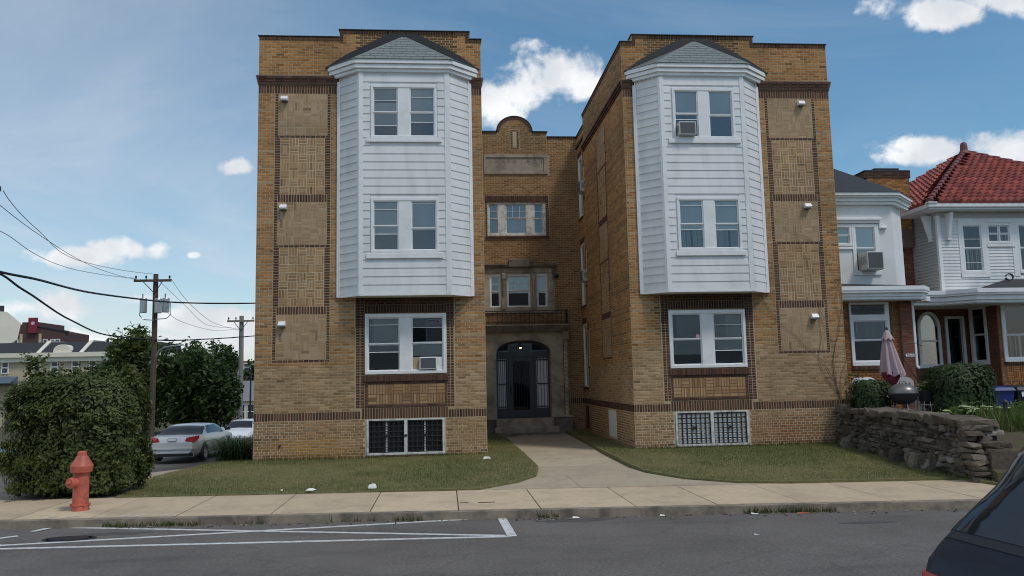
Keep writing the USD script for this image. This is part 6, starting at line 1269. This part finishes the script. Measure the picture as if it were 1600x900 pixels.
rb_ = thing('red_brick_block', 'red brick block with one pale window at the edge of the apartment building', 'building', (-24, 120, -1.4)); put(rb_, 'wall', MB().box(-31, -18, 118, 126, -1.5, 5.4), M['far_red2']); bldg_window(rb_, -28.6, -27.8, 118, 4.0, 5.0)

# ------------------------------------------------------------------ vehicles
def car(name, label, o, ang, L, Wd, prof, belt, paint, side_w, front_w, rear_w, lamps='sedan', plate=True):
    from scipy.interpolate import PchipInterpolator
    fr = yaw_frame(o, ang); t_ = thing(name, label, 'car', o)
    px, pz = zip(*prof); top = PchipInterpolator(px, pz); bl = PchipInterpolator(*zip(*belt))
    def sec(x):
        e = min(x, L-x); w = Wd/2*(1 - .16*math.exp(-e/.16) - .05*math.exp(-e/.6)); zt = float(top(x)); zb = min(float(bl(x)), zt-.012); g = min(1, max(0, (zt-zb)/.35)); zs = .21 + .14*math.exp(-e/.25)
        return np.array([(w*.84, zs), (w*.96, zs+.10), (w, zs+.30), (w*.995, zs+.6*(zb-zs)), (w*.975, zb), (w*(.955-.10*g), zb+.5*(zt-zb)), (w*(.90-.17*g), zb+.90*(zt-zb)), (w*.55, zt-.008*g), (0, zt+.012)])
    def S(x, t, sd=1):
        s = sec(x); i = min(int(t), 7); q = s[i]*(1-(t-i)) + s[i+1]*(t-i); return A3(x, sd*q[0], q[1])
    xs = np.unique(np.concatenate([np.linspace(0, .5, 12), np.linspace(.5, L-.5, 36), np.linspace(L-.5, L, 10)])); P = []
    for x in xs:
        s = sec(x); P.append([(x, -a, b) for a, b in s] + [(x, a, b) for a, b in s[-2::-1]])
    mb = MB(fr).grid(P)
    for e in (0, -1): mb.hull(np.array(P[e]) + A3(0, 0, 0) if False else [tuple(A3(*p) + A3(.0 if k else (.03 if e == 0 else -.03), 0, 0)) for k in (0, 1) for p in P[e]])
    mb.slab(Polygon([(.15, -Wd*.40), (L-.15, -Wd*.40), (L-.15, Wd*.40), (.15, Wd*.40)]), .22, .3)
    body = put(t_, 'body', mb, M[paint], smooth=38)
    def patch(nme, x0, x1, t0, t1, mt, both=False, sd=1, off=.006, xa=None):
        G = []; n = 9
        for x in np.linspace(x0, x1, n):
            row = []
            ts = [(t, -1) for t in np.linspace(t0, t1, 7)] + [(t, 1) for t in np.linspace(t1, t0, 7)[1:]] if both else [(t, sd) for t in np.linspace(t0, t1, 7)]
            for t, d in ts:
                tt = t
                p = S(x, tt, d); dx = S(min(x+.02, L), tt, d) - S(max(x-.02, 0), tt, d); dt = S(x, min(tt+.05, 7.99), d) - S(x, max(tt-.05, 0), d); nn = np.cross(dx, dt); l_ = np.linalg.norm(nn)
                nn = nn/l_ if l_ > 1e-9 else A3(0, 0, 1)
                if nn[2] < -.2 or nn[1]*d < -.2: nn = -nn
                row.append(p + nn*off)
            G.append(row)
        return put(t_, nme, MB(fr).grid(G), M[mt], smooth=60)
    for (x0, x1) in side_w:
        for sd in (-1, 1): patch('side_window', x0, x1, 4.18, 5.85, 'car_glass', sd=sd)
    patch('window_seal', rear_w[0]-.035, rear_w[1]+.03, 5.6, 8.0, 'black', both=True, off=.003)
    patch('windshield', *front_w, 5.75, 8.0, 'car_glass', both=True); patch('rear_window', *rear_w, 5.75, 8.0, 'car_glass', both=True)
    for xw in (L*.185, L*.80):
        for sd in (-1, 1):
            c = (xw, sd*(Wd/2-.10), .315)
            put(t_, 'wheel_arch', MB(fr).lathe([(0, .0), (.375, .0), (.375, .012), (0, .012)], 26, (xw, sd*(Wd/2-.012), .345), 'y'), M['black'])
            w_ = put(t_, 'wheel', MB(fr).lathe([(.20, -.105), (.30, -.11), (.315, -.08), (.315, .08), (.30, .11), (.20, .105)], 26, (xw, sd*(Wd/2-.085), .315), 'y'), M['tyre'], smooth=40)
            put(w_, 'rim', MB(fr).lathe([(0, .10*sd), (.05, .10*sd), (.07, .075*sd), (.19, .08*sd), (.205, .105*sd), (.205, .0)], 20, (xw, sd*(Wd/2-.085), .315), 'y'), M['rim'])
    z = float(bl(.3))
    for sd in (-1, 1):
        w = Wd/2
        if lamps == 'sedan': put(t_, 'tail_lamp', MB(fr).hull([(-.012, sd*w*.50, .80), (-.012, sd*w*.56, .93), (.0, sd*w*.80, .76), (.02, sd*w*.84, .97), (.28, sd*(w*.97), .90), (.26, sd*(w*.97), .99), (.03, sd*w*.86, .76), (.2, sd*w*.8, .9)]), M['red_lamp'])
        else: put(t_, 'tail_lamp', MB(fr).hull([(-.005, sd*w*.58, .89), (.0, sd*w*.83, .89), (.04, sd*w*.6, 1.075), (.05, sd*w*.84, 1.075), (.25, sd*w*.975, .90), (.24, sd*w*.97, 1.06), (.2, sd*w*.7, 1.0)]), M['red_lamp'])
        put(t_, 'head_lamp', MB(fr).hull([(L+.0, sd*w*.50, .60), (L-.02, sd*w*.80, .62), (L-.04, sd*w*.5, .72), (L-.3, sd*w*.93, .78), (L-.25, sd*w*.93, .66), (L-.2, sd*w*.6, .7)]), M['shade'])
        xm = front_w[1] - .28; put(t_, 'wing_mirror', MB(fr).hull([(xm, sd*(w-.04), .98), (xm+.1, sd*(w-.04), .98), (xm, sd*(w+.17), 1.0), (xm+.12, sd*(w+.17), 1.0), (xm, sd*(w+.17), 1.12), (xm+.10, sd*(w+.15), 1.12), (xm, sd*(w), 1.08), (xm+.1, sd*w, 1.08)]), M['black'] if paint == 'silver' else M[paint])
    if plate: put(t_, 'licence_plate', MB(fr).box(-.022, -.006, -.16, .16, .80, .93, ch=.004), M['metal']); put(t_, 'plate_field', MB(fr).box(-.026, -.021, -.14, .14, .82, .91), M['shade'])
    put(t_, 'bumper_strip', MB(fr).hull([(-.03, -Wd*.40, .50), (-.03, Wd*.40, .50), (-.03, -Wd*.40, .55), (-.03, Wd*.40, .55), (.12, -Wd*.455, .5), (.12, Wd*.455, .5), (.12, -Wd*.455, .55), (.12, Wd*.455, .55)]), M[paint])
    put(t_, 'lower_valance', MB(fr).hull([(.01, -Wd*.36, .24), (.01, Wd*.36, .24), (.0, -Wd*.36, .36), (.0, Wd*.36, .36), (.3, -Wd*.42, .24), (.3, Wd*.42, .24), (.3, -Wd*.4, .36), (.3, Wd*.4, .36)]), M['black'])
    return t_
SED = [(0, .80), (.03, .95), (.10, 1.02), (.5, 1.04), (.72, 1.06), (1.35, 1.38), (1.9, 1.46), (2.5, 1.455), (2.95, 1.40), (3.75, 1.02), (4.3, .92), (4.75, .78), (4.9, .62)]
SB = [(0, .92), (.7, .98), (2.5, .95), (3.8, .92), (4.9, .75)]
car('parked_car', 'silver sedan with red tail lamps parked on the side street', (-10.15, 31.2, -.78), math.pi/2 - .03, 4.9, 1.86, [(a, b*.93) for a, b in SED], SB, 'silver', [(1.25, 2.15), (2.2, 3.2)], (2.95, 3.72), (.76, 1.40))
car('parked_car', 'white car facing the camera behind the silver sedan', (-12.0, 52.0, -1.5), -math.pi/2, 4.7, 1.82, [(a*.96, b*1.02) for a, b in SED], [(a*.96, b) for a, b in SB], 'white_car', [(1.2, 2.05), (2.1, 3.05)], (2.85, 3.57), (.74, 1.33), plate=False)
car('parked_car', 'teal car cut off by the left edge beyond the corner bush', (-21.6, 32, -.95), .03, 4.7, 1.82, [(a*.96, b*1.05) for a, b in SED], [(a*.96, b) for a, b in SB], 'teal', [(1.2, 2.05), (2.1, 3.05)], (2.85, 3.57), (.74, 1.33), plate=False)
HAT = [(0, .81), (.02, .99), (.06, 1.10), (.13, 1.21), (.22, 1.31), (.42, 1.54), (.59, 1.76), (.76, 1.85), (1.1, 1.87), (2.0, 1.88), (2.7, 1.80), (3.5, 1.21), (4.1, 1.07), (4.3, .88), (4.4, .73)]
car('dark_hatchback', 'dark navy car in the bottom right corner, only its sloping rear window showing', (2.40, 3.3, 0), 0.0, 4.4, 1.80, HAT, [(0, 1.08), (.3, 1.21), (2, 1.1), (4.4, .79)], 'navy', [(.95, 1.7), (1.75, 2.7)], (2.75, 3.45), (.20, .62), 'hatch')
# the row of houses across the street, behind the camera: what the windows and the dark car reflect
oh = thing('opposite_houses', 'grey sided row of houses across the street, showing only as reflections in window glass', 'house', (2, -13, -.05)); FO = FR((0, -9.5, 0), (-1, 0, 0), (0, 1, 0))
put(oh, 'wall', MB(FO).box(-32, 26, -8, 0, -.05, 7.2), M['siding_grey_and_shade']); put(oh, 'roof', MB(FO).hull([(-32, .5, 7.2), (26, .5, 7.2), (-32, -8, 7.2), (26, -8, 7.2), (-32, -4, 9.6), (26, -4, 9.6)]), M['slate'])
for i in range(18):
    for z0 in (1.2, 4.3): w_ = put(oh, 'window', MB(FO).box(-31+i*3.2, -29.6+i*3.2, 0, .06, z0, z0+1.7), M['white']); put(w_, 'pane', MB(FO).box(-30.9+i*3.2, -29.7+i*3.2, .06, .08, z0+.1, z0+1.6), M['win_dark'])
# ------------------------------------------------------------------ litter
def litter(name, label, x, y, z, pts, mt='paper', cat='litter'):
    put('/World', name, MB().hull([(x+a*.72, y+b*.72, z+c*.72) for a, b, c in pts]), M[mt], label, cat=cat)
litter('paper_scrap', 'flat white paper scrap lying on the left lawn', -2.42, 14.95, .17, [(-.13, -.04, 0), (.02, -.10, 0), (.14, .0, .01), (.0, .10, .0), (-.05, 0, .05), (.05, .0, .05)])
litter('paper_cup', 'crumpled white paper cup lying on the lawn near a sidewalk joint', -1.32, 14.95, .17, [(-.09, -.06, 0), (.09, -.05, .0), (.11, .05, .02), (-.07, .06, .09), (.02, -.02, .12), (-.1, 0, .06), (.08, .03, .1)])
litter('paper_scrap', 'tiny white scrap at the left part of the lawn', -2.95, 15.05, .17, [(-.03, -.02, 0), (.03, -.02, 0), (.02, .03, .02), (-.02, .02, .02)])
litter('stone_lump', 'small rounded stone on the grass beside the path', .98, 19.0, .22, [(-.16, -.08, 0), (.16, -.07, 0), (.14, .09, 0), (-.12, .09, 0), (-.08, 0, .10), (.08, .02, .09)], 'soffit', 'stone')
litter('paper_scrap', 'white scrap in the gutter left of the path line', 1.95, 12.13, .003, [(-.08, -.03, 0), (.08, -.02, 0), (.06, .05, .01), (-.06, .04, .03)])
litter('paper_scrap', 'white scrap in the gutter near the middle of the kerb', 3.25, 12.03, .003, [(-.07, -.02, 0), (.07, -.02, 0), (.05, .03, .02), (-.05, .03, .02)])
litter('plastic_lid', 'white plastic piece in the gutter right of the path', 4.62, 11.9, .003, [(-.08, -.04, 0), (.08, -.04, 0), (.07, .05, .03), (-.07, .05, .03)])
litter('red_wrapper', 'flat red orange wrapper in the gutter beside the weeds', 5.35, 11.83, .003, [(-.16, -.03, 0), (.16, -.03, 0), (.14, .04, .015), (-.1, .05, .015)], 'hydrant')
litter('paper_scrap', 'small pale scrap out on the road in front of the building', 4.05, 10.4, .003, [(-.05, -.01, 0), (.05, -.01, 0), (.04, .02, .01), (-.04, .02, .01)])
litter('stick', 'short brown stick lying on the sidewalk slab', .30, 13.15, .123, [(-.10, -.012, 0), (.10, -.006, 0), (.1, .012, .015), (-.1, .012, .015)], 'bark', 'stick')
litter('stick', 'longer brown stick lying on the sidewalk slab', .66, 13.1, .123, [(-.19, -.012, 0), (.19, -.006, 0), (.19, .012, .015), (-.19, .012, .015)], 'bark', 'stick')
r = np.random.default_rng(2); lv = MB()
for i in range(160):
    x = r.uniform(-5, 9); y = kerb_y(x) - abs(r.normal())*.12 - .02; a = r.uniform(0, 6.28); s_ = r.uniform(.015, .04)
    lv.hull([(x+s_*math.cos(a), y+s_*math.sin(a), .006), (x-s_*math.cos(a), y-s_*math.sin(a), .006), (x-s_*.5*math.sin(a), y+s_*.5*math.cos(a), .012), (x+s_*.5*math.sin(a), y-s_*.5*math.cos(a), .003), (x, y, .018)], A3(*[(.09, .065, .035), (.06, .05, .04), (.3, .28, .25)][i % 3 if i % 9 else 2]))
put('/World', 'gutter_debris', lv, M['rock'], 'fine dry leaves and grit along the gutter', kind='stuff', cat='debris', colored=True, origin=(0, 0, 0))
